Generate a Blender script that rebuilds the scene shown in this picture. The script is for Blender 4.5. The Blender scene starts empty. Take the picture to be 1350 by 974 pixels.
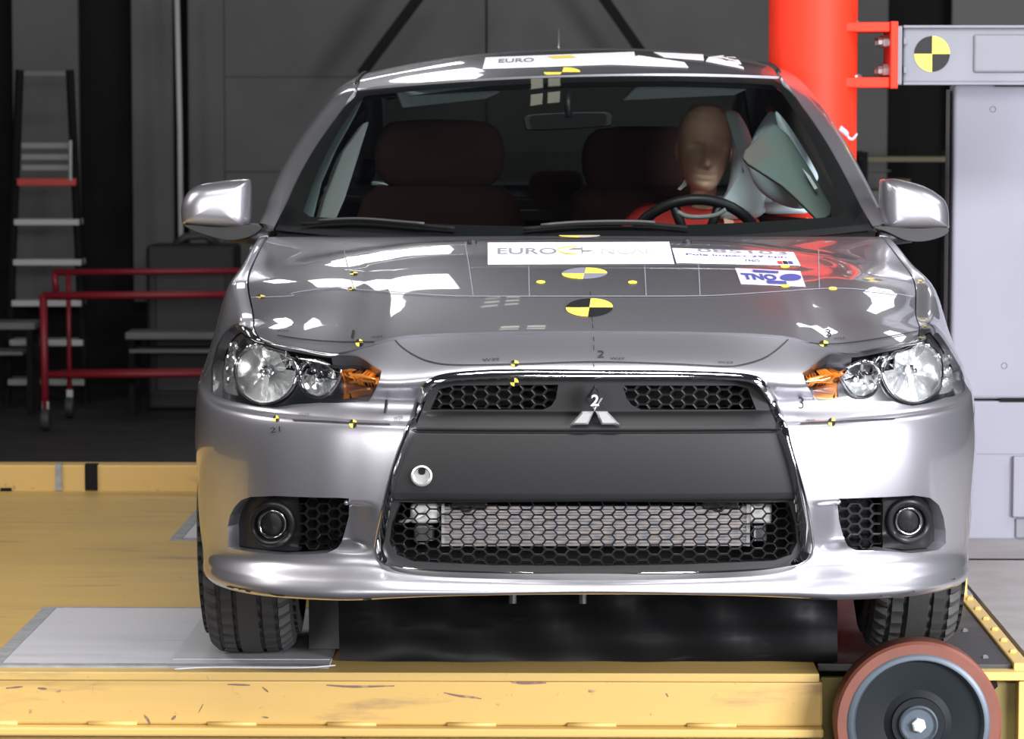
import bpy, bmesh, math, random
import numpy as np
from mathutils import Vector, Matrix, Euler
from mathutils.geometry import delaunay_2d_cdt, tessellate_polygon
random.seed(7); np.random.seed(7)
R = math.radians
PI = math.pi
scene = bpy.context.scene
C = scene.collection

# ------------------------------------------------------------------ camera
FPX = 4200.0                                   # focal length in pixels of the 1350 x 974 frame
CAM = Vector((0.0, -6.41, 1.285))
PITCH, YAW = R(4.86), R(0.846)
cam_d = bpy.data.cameras.new('camera'); cam = bpy.data.objects.new('camera', cam_d); C.objects.link(cam)
cam.location = CAM; cam.rotation_euler = (R(90) - PITCH, 0, YAW)
cam_d.sensor_fit = 'HORIZONTAL'; cam_d.sensor_width = 36; cam_d.lens = FPX / 1350 * 36
cam_d.clip_end = 200
cam_d.dof.use_dof = True; cam_d.dof.focus_distance = 7.0; cam_d.dof.aperture_fstop = 9.0
scene.camera = cam

# ------------------------------------------------------------------ world, lights, exposure
world = bpy.data.worlds.new('world'); scene.world = world; world.use_nodes = True
bg = world.node_tree.nodes['Background']
bg.inputs['Color'].default_value = (0.75, 0.85, 1.0, 1); bg.inputs['Strength'].default_value = 0.035

def area(name, loc, target, sx, sy, power, col=(1, 1, 1), spread=180):
    d = bpy.data.lights.new(name, 'AREA'); d.shape = 'RECTANGLE'; d.size = sx; d.size_y = sy
    d.energy = power; d.color = col; d.spread = R(spread)
    o = bpy.data.objects.new(name, d); C.objects.link(o); o.location = loc
    o.rotation_euler = (Vector(target) - Vector(loc)).to_track_quat('-Z', 'Y').to_euler()
    return o
# film lights of the crash hall: banks to the front right, front left, overhead and behind
area('flood_front_right', (4.0, -3.4, 1.25), (0.7, 0.1, 0.5), 2.4, 1.3, 680, (0.97, 0.97, 1.0))
area('flood_front_left', (-2.6, -5.0, 1.5), (-0.4, 0.2, 0.5), 1.3, 0.9, 105, (1.0, 0.98, 0.96))
area('flood_front_overhead', (0.3, -1.6, 4.4), (0.1, 0.5, 0.3), 3.0, 1.0, 260, (1.0, 0.98, 0.96))
area('flood_left', (-5.0, 1.0, 4.0), (-1.2, 2.0, 0.0), 1.5, 1.5, 150, (1.0, 0.96, 0.9))
area('ceiling_bank_rear_left', (-1.3, 8.85, 4.2), (-0.9, 3.0, 1.0), 1.25, 0.75, 12)
area('flood_by_camera', (0.7, -6.9, 2.3), (0.1, 0.5, 0.7), 1.8, 0.6, 200, (1.0, 0.99, 0.97))
area('wall_bank_rear_left', (-1.2, 10.4, 3.12), (-0.3, 1.0, 0.9), 1.0, 0.22, 5)
area('flood_right_rear', (4.5, 0.6, 4.2), (1.2, 3.0, 0.8), 1.4, 1.4, 150, (0.97, 0.97, 1.0))
area('ceiling_bank_rear_right', (2.97, 8.6, 4.2), (1.0, 3.0, 0.8), 0.8, 0.5, 6)
area('ceiling_lamp_rear_left', (-2.6, 10.3, 4.1), (-1.0, 2.0, 0.8), 0.4, 0.5, 3)
for i in range(2):                              # small roof lights over the hall, four and six cells
    for j in range(3):
        if j < 2: area('roof_light', (-0.26 + .13 * i, 4.76 + .26 * j, 4.2), (-0.26 + .13 * i, 4.76 + .26 * j, 0), .09, .19, .10, (1.0, 1.0, .8))
        area('roof_light', (-0.42 + .12 * i, 6.85 + .24 * j, 4.2), (-0.42 + .12 * i, 6.85 + .24 * j, 0), .08, .12, .03, (1.0, 1.0, .85))
scene.view_settings.view_transform = 'Standard'; scene.view_settings.look = 'None'
scene.view_settings.gamma = 1.0; scene.view_settings.use_curve_mapping = False
scene.view_settings.exposure = 0.0

# ------------------------------------------------------------------ photograph geometry helpers
CM = Euler((R(90) - PITCH, 0, YAW)).to_matrix()
CMn = np.array(CM)
def ray(px, py): return CM @ Vector(((px - 675.0) / FPX, -(py - 487.0) / FPX, -1.0))
def at(px, py, Y):
    d = ray(px, py); return CAM + d * ((Y - CAM.y) / d.y)
def at_z(px, py, z):
    d = ray(px, py); return CAM + d * ((z - CAM.z) / d.z)
CAR = Matrix.Translation((0.072, 0, 0)) @ Matrix.Rotation(R(1.25), 4, 'Z')
CARi = CAR.inverted()
CARn = np.array(CAR)
O_l = CARi @ CAM
def loc(px, py, y):
    """point of the car's own frame at local depth y behind this spot of the photograph"""
    d = CARi.to_3x3() @ ray(px, py); return O_l + d * ((y - O_l.y) / d.y)
def project(P):
    """car-frame points (N,3) to pixels"""
    W = P @ CARn[:3, :3].T + CARn[:3, 3]
    q = (W - np.array(CAM)) @ CMn
    return np.stack([675 + FPX * q[:, 0] / -q[:, 2], 487 - FPX * q[:, 1] / -q[:, 2]], 1)

# ------------------------------------------------------------------ materials
def mat(name, col, rough=0.5, metal=0.0, coat=0.0, coat_rough=0.03, bump=None, var=None, emit=None, trans=None, ior=1.5, scale=(1, 1, 1), spec=0.5):
    m = bpy.data.materials.new(name); m.use_nodes = True
    nt = m.node_tree; b = nt.nodes['Principled BSDF']
    b.inputs['Base Color'].default_value = (*col, 1); b.inputs['Roughness'].default_value = rough
    b.inputs['Metallic'].default_value = metal; b.inputs['Coat Weight'].default_value = coat
    b.inputs['Coat Roughness'].default_value = coat_rough; b.inputs['IOR'].default_value = ior
    b.inputs['Specular IOR Level'].default_value = spec
    if trans: b.inputs['Transmission Weight'].default_value = trans
    if emit:
        b.inputs['Emission Color'].default_value = (*emit[0], 1); b.inputs['Emission Strength'].default_value = emit[1]
    if bump or var:
        tc = nt.nodes.new('ShaderNodeTexCoord'); mp = nt.nodes.new('ShaderNodeMapping')
        mp.inputs['Scale'].default_value = scale
        nt.links.new(tc.outputs['Object'], mp.inputs['Vector'])
    if bump:
        n = nt.nodes.new('ShaderNodeTexNoise'); n.inputs['Scale'].default_value = bump[0]; n.inputs['Detail'].default_value = 3
        bp = nt.nodes.new('ShaderNodeBump'); bp.inputs['Strength'].default_value = bump[1]; bp.inputs['Distance'].default_value = 0.002
        nt.links.new(mp.outputs[0], n.inputs['Vector']); nt.links.new(n.outputs['Fac'], bp.inputs['Height'])
        nt.links.new(bp.outputs[0], b.inputs['Normal'])
    if var:
        sc, col2, lo, hi = var
        n = nt.nodes.new('ShaderNodeTexNoise'); n.inputs['Scale'].default_value = sc; n.inputs['Detail'].default_value = 6
        r = nt.nodes.new('ShaderNodeValToRGB'); r.color_ramp.elements[0].position = lo; r.color_ramp.elements[1].position = hi
        r.color_ramp.elements[0].color = (*col, 1); r.color_ramp.elements[1].color = (*col2, 1)
        nt.links.new(mp.outputs[0], n.inputs['Vector']); nt.links.new(n.outputs['Fac'], r.inputs['Fac'])
        nt.links.new(r.outputs['Color'], b.inputs['Base Color'])
    return m

def scuffed(name, col, scuff, streak, rough=0.45):
    """painted steel sheet: long streaks of rubbed-in dirt and a few darker scuffs"""
    m = mat(name, col, rough)
    nt = m.node_tree; b = nt.nodes['Principled BSDF']
    tc = nt.nodes.new('ShaderNodeTexCoord')
    last = None
    for sc, size, lo, hi, colr in (((0.5, 5, 5), 1.6, .48, .74, streak), ((0.8, 5, 5), 2.0, .57, .72, scuff), ((4, 4, 4), 9.0, .66, .74, scuff)):
        mp = nt.nodes.new('ShaderNodeMapping'); mp.inputs['Scale'].default_value = sc; mp.inputs['Rotation'].default_value = (0, 0, 0.12)
        n = nt.nodes.new('ShaderNodeTexNoise'); n.inputs['Scale'].default_value = size; n.inputs['Detail'].default_value = 6; n.inputs['Roughness'].default_value = .6
        r = nt.nodes.new('ShaderNodeValToRGB'); r.color_ramp.elements[0].position = lo; r.color_ramp.elements[1].position = hi
        r.color_ramp.elements[0].color = (0, 0, 0, 1); r.color_ramp.elements[1].color = (.8, .8, .8, 1)
        mx = nt.nodes.new('ShaderNodeMix'); mx.data_type = 'RGBA'
        nt.links.new(tc.outputs['Object'], mp.inputs['Vector']); nt.links.new(mp.outputs[0], n.inputs['Vector'])
        nt.links.new(n.outputs['Fac'], r.inputs['Fac']); nt.links.new(r.outputs['Color'], mx.inputs['Factor'])
        if last: nt.links.new(last, mx.inputs['A'])
        else: mx.inputs['A'].default_value = (*col, 1)
        mx.inputs['B'].default_value = (*colr, 1)
        last = mx.outputs['Result']
    nt.links.new(last, b.inputs['Base Color'])
    return m

def glass(name, tint, ior=1.5, boost=1.0, rough=0.0):
    """thin pane: clear body with a Fresnel sheen"""
    m = bpy.data.materials.new(name); m.use_nodes = True; nt = m.node_tree; nt.nodes.clear()
    out = nt.nodes.new('ShaderNodeOutputMaterial'); mx = nt.nodes.new('ShaderNodeMixShader')
    tr = nt.nodes.new('ShaderNodeBsdfTransparent'); tr.inputs[0].default_value = (*tint, 1)
    gl = nt.nodes.new('ShaderNodeBsdfGlossy'); gl.inputs['Roughness'].default_value = rough
    fr = nt.nodes.new('ShaderNodeFresnel'); fr.inputs['IOR'].default_value = ior
    mu = nt.nodes.new('ShaderNodeMath'); mu.operation = 'MULTIPLY'; mu.inputs[1].default_value = boost
    nt.links.new(fr.outputs[0], mu.inputs[0]); nt.links.new(mu.outputs[0], mx.inputs[0])
    nt.links.new(tr.outputs[0], mx.inputs[1]); nt.links.new(gl.outputs[0], mx.inputs[2]); nt.links.new(mx.outputs[0], out.inputs[0])
    return m

M = {}
M['paint'] = mat('silver_paint', (.455, .45, .495), .36, .88, coat=1.0, coat_rough=.02, bump=(900, .05))
M['chrome'] = mat('chrome', (.78, .78, .80), .06, 1.0)
M['chrome_dark'] = mat('dark_chrome', (.34, .34, .36), .2, 1.0)
M['reflector'] = mat('lamp_reflector', (.92, .93, .94), .24, .85)
M['black_plastic'] = mat('black_plastic', (.008, .008, .009), .45, bump=(350, .08), spec=.4)
M['gloss_black'] = mat('satin_black_panel', (.012, .0125, .0135), .5, bump=(500, .04), spec=.28)
M['dark'] = mat('matt_black', (.006, .006, .007), .8, spec=.2)
M['rubber'] = mat('tyre_rubber', (.035, .035, .036), .62, bump=(220, .2))
M['amber'] = mat('amber_reflector', (.85, .27, .03), .2, .45)
M['amber_light'] = mat('amber_rib', (.95, .42, .10), .12, .6)
M['alloy'] = mat('alloy_wheel', (.6, .6, .62), .3, .9)
M['core'] = mat('cooler_fins', (.50, .44, .42), .35, .4, var=(60, (.33, .34, .39), .4, .65))
M['tank'] = mat('cooler_tank', (.9, .9, .9), .3, .35)
M['glass'] = glass('windscreen_glass', (.88, .93, .91), 1.5, .85)
M['tint'] = glass('tinted_glass', (.32, .36, .35), 1.5, 1.0)
M['lens'] = glass('lamp_lens', (.95, .96, .96), 1.5, 1.0)
M['white'] = mat('white_vinyl', (.92, .92, .95), .45)
M['grey_vinyl'] = mat('grey_vinyl', (.50, .48, .56), .5)
M['lilac_vinyl'] = mat('pale_vinyl', (.78, .74, .84), .5)
M['yellow_vinyl'] = mat('yellow_vinyl', (.85, .66, .10), .5, spec=.2)
M['black_vinyl'] = mat('black_vinyl', (.012, .012, .013), .5, spec=.2)
M['slate_vinyl'] = mat('slate_vinyl', (.20, .20, .26), .5)
M['ink'] = mat('black_ink', (.012, .012, .014), .6)
M['ink_blue'] = mat('blue_ink', (.05, .06, .25), .6)
M['ink_grey'] = mat('grey_ink', (.22, .22, .27), .6)
M['ink_pale'] = mat('pale_blue_ink', (.45, .60, .80), .6)
M['ink_red'] = mat('red_ink', (.6, .03, .04), .6)
M['seat'] = mat('seat_cloth', (.042, .012, .011), .9, bump=(300, .3))
M['trim_green'] = mat('pillar_trim', (.16, .21, .205), .7)
M['trim_grey'] = mat('grey_trim', (.19, .205, .21), .7)
M['headliner'] = mat('headliner', (.20, .23, .235), .85)
M['dash'] = mat('dashboard', (.014, .013, .013), .6, bump=(260, .2))
M['bag'] = mat('airbag_cloth', (.62, .75, .82), .8, bump=(140, .25))
M['skin'] = mat('dummy_skin', (.78, .51, .37), .42)
M['red_shirt'] = mat('red_shirt', (.55, .035, .03), .85)
M['trouser'] = mat('dark_trousers', (.05, .05, .07), .9)
M['steel'] = mat('bare_steel', (.55, .55, .56), .35, .9)
M['yellow'] = scuffed('yellow_paint', (.50, .335, .105), (.15, .12, .11), (.38, .26, .10))
M['yellow_face'] = scuffed('yellow_beam_paint', (.53, .345, .11), (.15, .09, .08), (.46, .30, .10))
M['yellow_edge'] = mat('yellow_edge_paint', (.58, .40, .13), .4)
M['scuff'] = mat('scuffed_paint', (.16, .10, .085), .7, var=(60, (.36, .24, .10), .5, .7))
M['tape'] = mat('grey_tape', (.22, .225, .24), .6, var=(30, (.30, .31, .32), .4, .7))
M['pad'] = scuffed('white_pad_sheet', (.46, .46, .50), (.34, .32, .34), (.38, .38, .42), .5)
M['orange'] = mat('orange_paint', (.68, .030, .010), .55, spec=.25, var=(6, (.62, .026, .009), .5, .75))
M['grey_steel'] = mat('grey_painted_steel', (.175, .178, .215), .55, var=(5, (.155, .16, .19), .45, .7))
M['light_grey'] = mat('light_grey_panel', (.235, .24, .295), .6, var=(3, (.215, .22, .27), .4, .7))
M['concrete'] = mat('grey_concrete', (.31, .30, .305), .75, var=(8, (.26, .25, .25), .4, .7), bump=(60, .2))
M['dark_floor'] = mat('dark_hall_floor', (.028, .028, .032), .55, var=(4, (.018, .018, .021), .4, .7))
M['wall'] = mat('dark_grey_curtain', (.105, .105, .106), .9, var=(2, (.088, .088, .09), .4, .7))
M['wall_light'] = mat('grey_door', (.15, .15, .152), .9)
M['pu_red'] = mat('red_polyurethane', (.165, .050, .032), .55, var=(12, (.135, .042, .028), .4, .7))
M['wheel_disc'] = mat('dark_wheel_disc', (.008, .011, .014), .6, .0, spec=.2)
M['wheel_rim'] = mat('blue_grey_rim', (.075, .095, .12), .45, .3)
M['cart_red'] = mat('dark_red_paint', (.20, .008, .018), .5)
M['shelf'] = mat('pale_shelf_metal', (.42, .42, .43), .5)
M['sled_black'] = mat('black_sheet', (.004, .004, .005), .38, var=(14, (.014, .014, .015), .62, .75), scale=(.6, 1, 3), spec=.12)

# ------------------------------------------------------------------ object helpers
def link(name, me, m, parent=None, smooth=False):
    o = bpy.data.objects.new(name, me); C.objects.link(o)
    if m is not None and not me.materials: me.materials.append(m)
    if smooth:
        me.polygons.foreach_set('use_smooth', [True] * len(me.polygons))
    if parent is not None: o.parent = parent
    return o
def tag(o, label, cat, group=None, kind=None):
    o['label'] = label; o['category'] = cat
    if group: o['group'] = group
    if kind: o['kind'] = kind
    return o
def empty(name, l=(0, 0, 0), rz=0.0):
    o = bpy.data.objects.new(name, None); C.objects.link(o); o.location = l; o.rotation_euler = (0, 0, rz); o.empty_display_size = .1
    return o

class MB:
    """collects boxes, tubes and lathes; build() links them as one mesh object"""
    def __init__(s): s.v = []; s.f = []
    def add(s, vs, fs):
        n = len(s.v); s.v += [tuple(v) for v in vs]; s.f += [tuple(i + n for i in f) for f in fs]; return s
    def box(s, c, d, rot=None):
        hx, hy, hz = d[0] / 2, d[1] / 2, d[2] / 2
        vs = [Vector((x * hx, y * hy, z * hz)) for x in (-1, 1) for y in (-1, 1) for z in (-1, 1)]
        if rot is not None: vs = [rot @ v for v in vs]
        vs = [v + Vector(c) for v in vs]
        return s.add(vs, [(0, 1, 3, 2), (4, 6, 7, 5), (0, 4, 5, 1), (2, 3, 7, 6), (0, 2, 6, 4), (1, 5, 7, 3)])
    def lohi(s, lo, hi):
        return s.box([(a + b) / 2 for a, b in zip(lo, hi)], [abs(b - a) for a, b in zip(lo, hi)])
    def prism(s, poly, d):
        """poly: 3-D loop; d: extrusion vector"""
        n = len(poly); d = Vector(d); p = [Vector(q) for q in poly]
        return s.add(p + [q + d for q in p], [tuple(range(n))[::-1], tuple(range(n, 2 * n))] + [(i, (i + 1) % n, n + (i + 1) % n, n + i) for i in range(n)])
    def tube(s, pts, r, seg=10, cap=True, closed=False):
        pts = [Vector(p) for p in pts]; n = len(pts); vs = []; fs = []
        rr = r if hasattr(r, '__len__') else [r] * n
        up = None
        for i, p in enumerate(pts):
            a = pts[(i - 1) % n] if (i or closed) else p; b = pts[(i + 1) % n] if (i < n - 1 or closed) else p
            t = (b - a).normalized()
            if up is None: up = t.orthogonal().normalized()
            up = (up - t * up.dot(t)).normalized(); w = t.cross(up)
            for k in range(seg):
                an = 2 * PI * k / seg; vs.append(p + (up * math.cos(an) + w * math.sin(an)) * rr[i])
        for i in range(n if closed else n - 1):
            j = (i + 1) % n
            for k in range(seg):
                fs.append((i * seg + k, i * seg + (k + 1) % seg, j * seg + (k + 1) % seg, j * seg + k))
        if cap and not closed: fs += [tuple(range(seg))[::-1], tuple(range((n - 1) * seg, n * seg))]
        return s.add(vs, fs)
    def lathe(s, prof, o, axis, seg=32, cap=True):
        """prof: (radius, height along axis)"""
        o = Vector(o); a = Vector(axis).normalized(); u = a.orthogonal().normalized(); w = a.cross(u); vs = []; fs = []
        for r, h in prof:
            for k in range(seg):
                an = 2 * PI * k / seg; vs.append(o + a * h + (u * math.cos(an) + w * math.sin(an)) * r)
        for i in range(len(prof) - 1):
            for k in range(seg): fs.append((i * seg + k, i * seg + (k + 1) % seg, (i + 1) * seg + (k + 1) % seg, (i + 1) * seg + k))
        if cap: fs += [tuple(range(seg))[::-1], tuple(range((len(prof) - 1) * seg, len(prof) * seg))]
        return s.add(vs, fs)
    def loft(s, rows, closed=False):
        n = len(rows[0]); vs = [p for r in rows for p in r]; fs = []
        for i in range(len(rows) - 1):
            for k in range(n if closed else n - 1):
                fs.append((i * n + k, i * n + (k + 1) % n, (i + 1) * n + (k + 1) % n, (i + 1) * n + k))
        return s.add(vs, fs)
    def build(s, name, m, parent=None, smooth=False, bevel=0.0, seg=2, auto=None, subdiv=0, solid=0.0):
        me = bpy.data.meshes.new(name); me.from_pydata(s.v, [], s.f); me.update()
        bm = bmesh.new(); bm.from_mesh(me); bmesh.ops.recalc_face_normals(bm, faces=bm.faces); bm.to_mesh(me); bm.free()
        o = link(name, me, m, parent, smooth or auto is not None)
        if auto is not None: me.set_sharp_from_angle(angle=R(auto))
        if solid:
            md = o.modifiers.new('solid', 'SOLIDIFY'); md.thickness = solid; md.offset = 0
        if bevel:
            md = o.modifiers.new('bevel', 'BEVEL'); md.width = bevel; md.segments = seg; md.limit_method = 'ANGLE'; md.angle_limit = R(40)
        if subdiv:
            md = o.modifiers.new('sub', 'SUBSURF'); md.levels = md.render_levels = subdiv
        return o

def catmull(P, n, closed=False):
    """Catmull-Rom through rows of P, n samples per span"""
    P = np.array(P, float); m = len(P); out = []
    for i in range(m if closed else m - 1):
        if closed: p0, p1, p2, p3 = P[(i - 1) % m], P[i], P[(i + 1) % m], P[(i + 2) % m]
        else: p0, p1, p2, p3 = P[i - 1] if i else 2 * P[0] - P[1], P[i], P[i + 1], P[i + 2] if i + 2 < m else 2 * P[-1] - P[-2]
        for k in range(n):
            t = k / n
            out.append(.5 * (2 * p1 + (p2 - p0) * t + (2 * p0 - 5 * p1 + 4 * p2 - p3) * t * t + (3 * p1 - p0 - 3 * p2 + p3) * t ** 3))
    if not closed: out.append(P[-1])
    return np.array(out)
def sstep(a, b, x):
    t = np.clip((x - a) / (b - a), 0, 1); return t * t * (3 - 2 * t)
# ------------------------------------------------------------------ car body surfaces
def deform(P):
    """the crash so far: the pole pushes the driver's side in, the roof leans a little"""
    P = P.copy(); x, y, z = P[:, 0], P[:, 1], P[:, 2]
    P[:, 2] += .028 * x * sstep(1.05, 1.34, z)
    bound = .555 + 1.1 * np.maximum(0, np.abs(y - 2.63) - .06) ** 1.35
    k = .018
    q = np.clip((x - bound) / k, -40, 40)
    P[:, 0] = np.where(x > .2, x - k * np.log1p(np.exp(q)), x)
    return P

PLAN = np.array([(0, 0), (.22, .006), (.40, .026), (.49, .048), (.565, .078), (.67, .14), (.75, .225), (.81, .34), (.847, .48), (.868, .66),
                 (.876, .93), (.876, 1.25), (.877, 1.6), (.88, 2.3), (.88, 3.0), (.876, 3.565), (.86, 4.0), (.83, 4.3), (.74, 4.47), (.5, 4.55), (0, 4.57)])
NC = len(PLAN)
PLANN = []
for i in range(NC):
    a = PLAN[i - 1] if i else PLAN[1] * (-1, 1); b = PLAN[i + 1] if i < NC - 1 else PLAN[i - 1] * (-1, 1)
    t = b - a; n = np.array((t[1], -t[0])); PLANN.append(n / np.linalg.norm(n))
PLANN = np.array(PLANN)

def _pd():
    Q = np.concatenate([PLAN[3:0:-1] * (-1, 1), PLAN[:11]]); out = []
    for i in range(3, 12):
        for t in np.linspace(0, 1, 30, endpoint=False):
            p0, p1, p2, p3 = Q[i - 1], Q[i], Q[i + 1], Q[min(i + 2, len(Q) - 1)]
            out.append(.5 * (2 * p1 + (p2 - p0) * t + (2 * p0 - 5 * p1 + 4 * p2 - p3) * t * t + (3 * p1 - p0 - 3 * p2 + p3) * t ** 3))
    return np.array(out)
PLD = _pd()
def plan_y(x): return np.interp(np.abs(x), PLD[:, 0], PLD[:, 1])
def kv(d):
    ks = sorted(d); return np.interp(np.arange(NC), ks, [d[k] for k in ks])
ROWS = [  # (z by column, inset by column) from the sill up to the shut line of the bonnet / the belt line
    ({0: .288, 3: .268, 5: .258, 8: .25, 12: .23, 16: .23, 18: .26, 20: .27}, {0: .10, 20: .10}),
    ({0: .278, 1: .276, 2: .266, 3: .258, 5: .250, 7: .243, 8: .24, 10: .235, 12: .22, 16: .22, 18: .25, 20: .26}, {0: .03, 7: .035, 20: .035}),
    ({0: .287, 2: .278, 3: .272, 7: .258, 10: .25, 12: .24, 16: .24, 20: .28}, {0: -.006, 5: -.004, 7: .006, 9: .02, 20: .02}),
    ({0: .300, 3: .300, 7: .285, 9: .28, 12: .28, 20: .31}, {0: .002, 5: .003, 7: .008, 9: .018, 20: .018}),
    ({0: .318, 3: .333, 5: .327, 7: .318, 9: .306, 12: .32, 20: .35}, {0: .03, 3: .033, 5: .030, 7: .018, 9: .012, 20: .012}),
    ({0: .372, 3: .376, 7: .368, 9: .37, 12: .385, 20: .41}, {0: .03, 3: .030, 5: .026, 7: .016, 9: .006, 20: .006}),
    ({0: .46, 9: .46, 12: .48, 20: .50}, {0: .008, 9: .004, 12: .001, 20: .001}),
    ({0: .55, 9: .55, 12: .57, 20: .57}, {0: 0, 20: 0}),
    ({0: .615, 3: .618, 7: .625, 8: .632, 9: .64, 10: .66, 12: .68, 20: .66}, {0: .006, 7: .010, 10: .004, 20: .004}),
    ({0: .630, 3: .632, 7: .645, 9: .67, 10: .70, 12: .73, 20: .70}, {0: .034, 3: .034, 5: .034, 7: .028, 9: .018, 10: .016, 20: .018}),
    ({0: .670, 3: .672, 7: .69, 9: .72, 10: .765, 12: .82, 16: .85, 20: .80}, {0: .045, 7: .045, 9: .042, 10: .034, 20: .035}),
    ({0: .738, 1: .736, 2: .716, 3: .723, 4: .741, 5: .752, 6: .756, 7: .762, 8: .778, 9: .797, 10: .850, 11: .884, 12: .93, 13: .945, 16: .965, 20: .92},
     {0: 0, 1: 0, 2: .003, 3: .010, 4: .034, 5: .07, 6: .08, 7: .082, 8: .088, 9: .088, 10: .062, 11: .068, 12: .08, 20: .085}),
    ({0: .806, 1: .804, 2: .797, 3: .777, 4: .759, 5: .765, 6: .768, 7: .773, 8: .788, 9: .806, 10: .862, 11: .897, 12: .945, 13: .955, 14: .965, 15: .975, 16: .985, 17: .97, 18: .955, 20: .95},
     {0: .12, 1: .118, 2: .10, 3: .09, 4: .085, 5: .10, 6: .11, 7: .118, 8: .125, 9: .13, 10: .106, 11: .098, 12: .11, 17: .11, 20: .14}),
]
NR = len(ROWS)
net = np.zeros((NC, NR, 3))
for r, (zd, ins) in enumerate(ROWS):
    z = kv(zd); i_ = kv(ins)
    net[:, r, 0] = PLAN[:, 0] - PLANN[:, 0] * i_; net[:, r, 1] = PLAN[:, 1] - PLANN[:, 1] * i_; net[:, r, 2] = z
net[0, :, 0] = 0; net[-1, :, 0] = 0
mir = net * np.array((-1, 1, 1))
NET = np.concatenate([mir[3:0:-1], net, mir[NC - 2:NC - 5:-1]], 0)            # three mirrored columns before and after
NET = np.concatenate([2 * NET[:, :1] - NET[:, 1:2], NET, 2 * NET[:, -1:] - NET[:, -2:-1]], 1)
def cr(t):
    return np.stack([-t + 2 * t * t - t ** 3, 2 - 5 * t * t + 3 * t ** 3, t + 4 * t * t - 3 * t ** 3, -t * t + t ** 3], -1) * .5
class Surf:
    srange = (-1, 1); trange = (0, 1)
    def ev(s, S, T, off=0.0):
        S = np.asarray(S, float); T = np.asarray(T, float)
        P = s.raw(S, T)
        if np.any(off):
            P = P + s.nrm0(S, T) * (np.asarray(off).reshape(-1, 1) if np.ndim(off) else off)
        return deform(P)
    def nrm0(s, S, T):
        e = 1e-3; n = np.cross(s.raw(S + e, T) - s.raw(S - e, T), s.raw(S, T + e) - s.raw(S, T - e))
        return s.sign * n / np.maximum(np.linalg.norm(n, axis=1, keepdims=True), 1e-12)
    def nrm(s, S, T, off=0.0):
        e = 1e-3; n = np.cross(s.ev(S + e, T, off) - s.ev(S - e, T, off), s.ev(S, T + e, off) - s.ev(S, T - e, off))
        return s.sign * n / np.maximum(np.linalg.norm(n, axis=1, keepdims=True), 1e-12)
    def inv(s, pts, sr=None, tr=None, proj=project, n=(160, 160), off=0.0):
        sr = sr or s.srange; tr = tr or s.trange; pts = np.array(pts, float).reshape(-1, 2)
        gs, gt = np.meshgrid(np.linspace(*sr, n[0]), np.linspace(*tr, n[1]), indexing='ij'); gs = gs.ravel(); gt = gt.ravel()
        g = proj(s.ev(gs, gt, off)); out = []
        for p in pts: out.append(np.argmin(((g - p) ** 2).sum(1)))
        a = gs[out].copy(); b = gt[out].copy(); e = 1e-4
        for it in range(8):
            q = proj(s.ev(a, b, off)); ja = (proj(s.ev(a + e, b, off)) - q) / e; jb = (proj(s.ev(a, b + e, off)) - q) / e
            r = pts - q; det = ja[:, 0] * jb[:, 1] - jb[:, 0] * ja[:, 1]; det = np.where(np.abs(det) < 1e-9, 1e9, det)
            da = (r[:, 0] * jb[:, 1] - jb[:, 0] * r[:, 1]) / det; db = (ja[:, 0] * r[:, 1] - r[:, 0] * ja[:, 1]) / det
            a = np.clip(a + np.clip(da, -.15, .15), *sr); b = np.clip(b + np.clip(db, -.15, .15), *tr)
        return np.stack([a, b], 1)
class Skin(Surf):
    sign = 1.0; srange = (-NC + 1, NC - 1); trange = (0, NR - 1)
    def raw(s, S, T):
        sg = np.where(S < 0, -1.0, 1.0); A = np.clip(np.abs(S), 0, NC - 1 + .01); T = np.clip(T, -.02, NR - 1 + .02)
        i = np.clip(np.floor(A).astype(int), 0, NC - 1); j = np.clip(np.floor(T).astype(int), 0, NR - 2)
        wa = cr(A - i); wb = cr(T - j); P = np.zeros((len(A), 3))
        for a in range(4):
            for b in range(4): P += (wa[:, a] * wb[:, b])[:, None] * NET[i + a + 2, np.clip(j + b, 0, NR + 1)]
        # scooped inner flank of the fog lamp openings
        d = .036 * sstep(.435, .505, P[:, 0]) * (1 - sstep(.62, .70, P[:, 0])) * sstep(.462, .452, P[:, 2]) * sstep(.352, .380, P[:, 2]) * (P[:, 1] < 1)
        P[:, 1] += d
        P[:, 0] *= sg
        return P
    def nrm0(s, S, T):
        return Surf.nrm0(s, S, T)
class Back(Surf):
    """the body skin moved straight back into the car, for what sits inside its openings"""
    sign = 1.0; srange = Skin.srange; trange = Skin.trange
    def __init__(s, d): s.d = d
    def raw(s, S, T):
        S = np.asarray(S, float); w = sstep(2, 8, np.abs(S)) * .45 * np.where(S < 0, -1, 1)
        return SK.raw(S, T) + np.stack([-w * s.d, s.d * np.ones(len(S)), 0 * S], 1)
SK = Skin()
TOP = NR - 1
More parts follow.
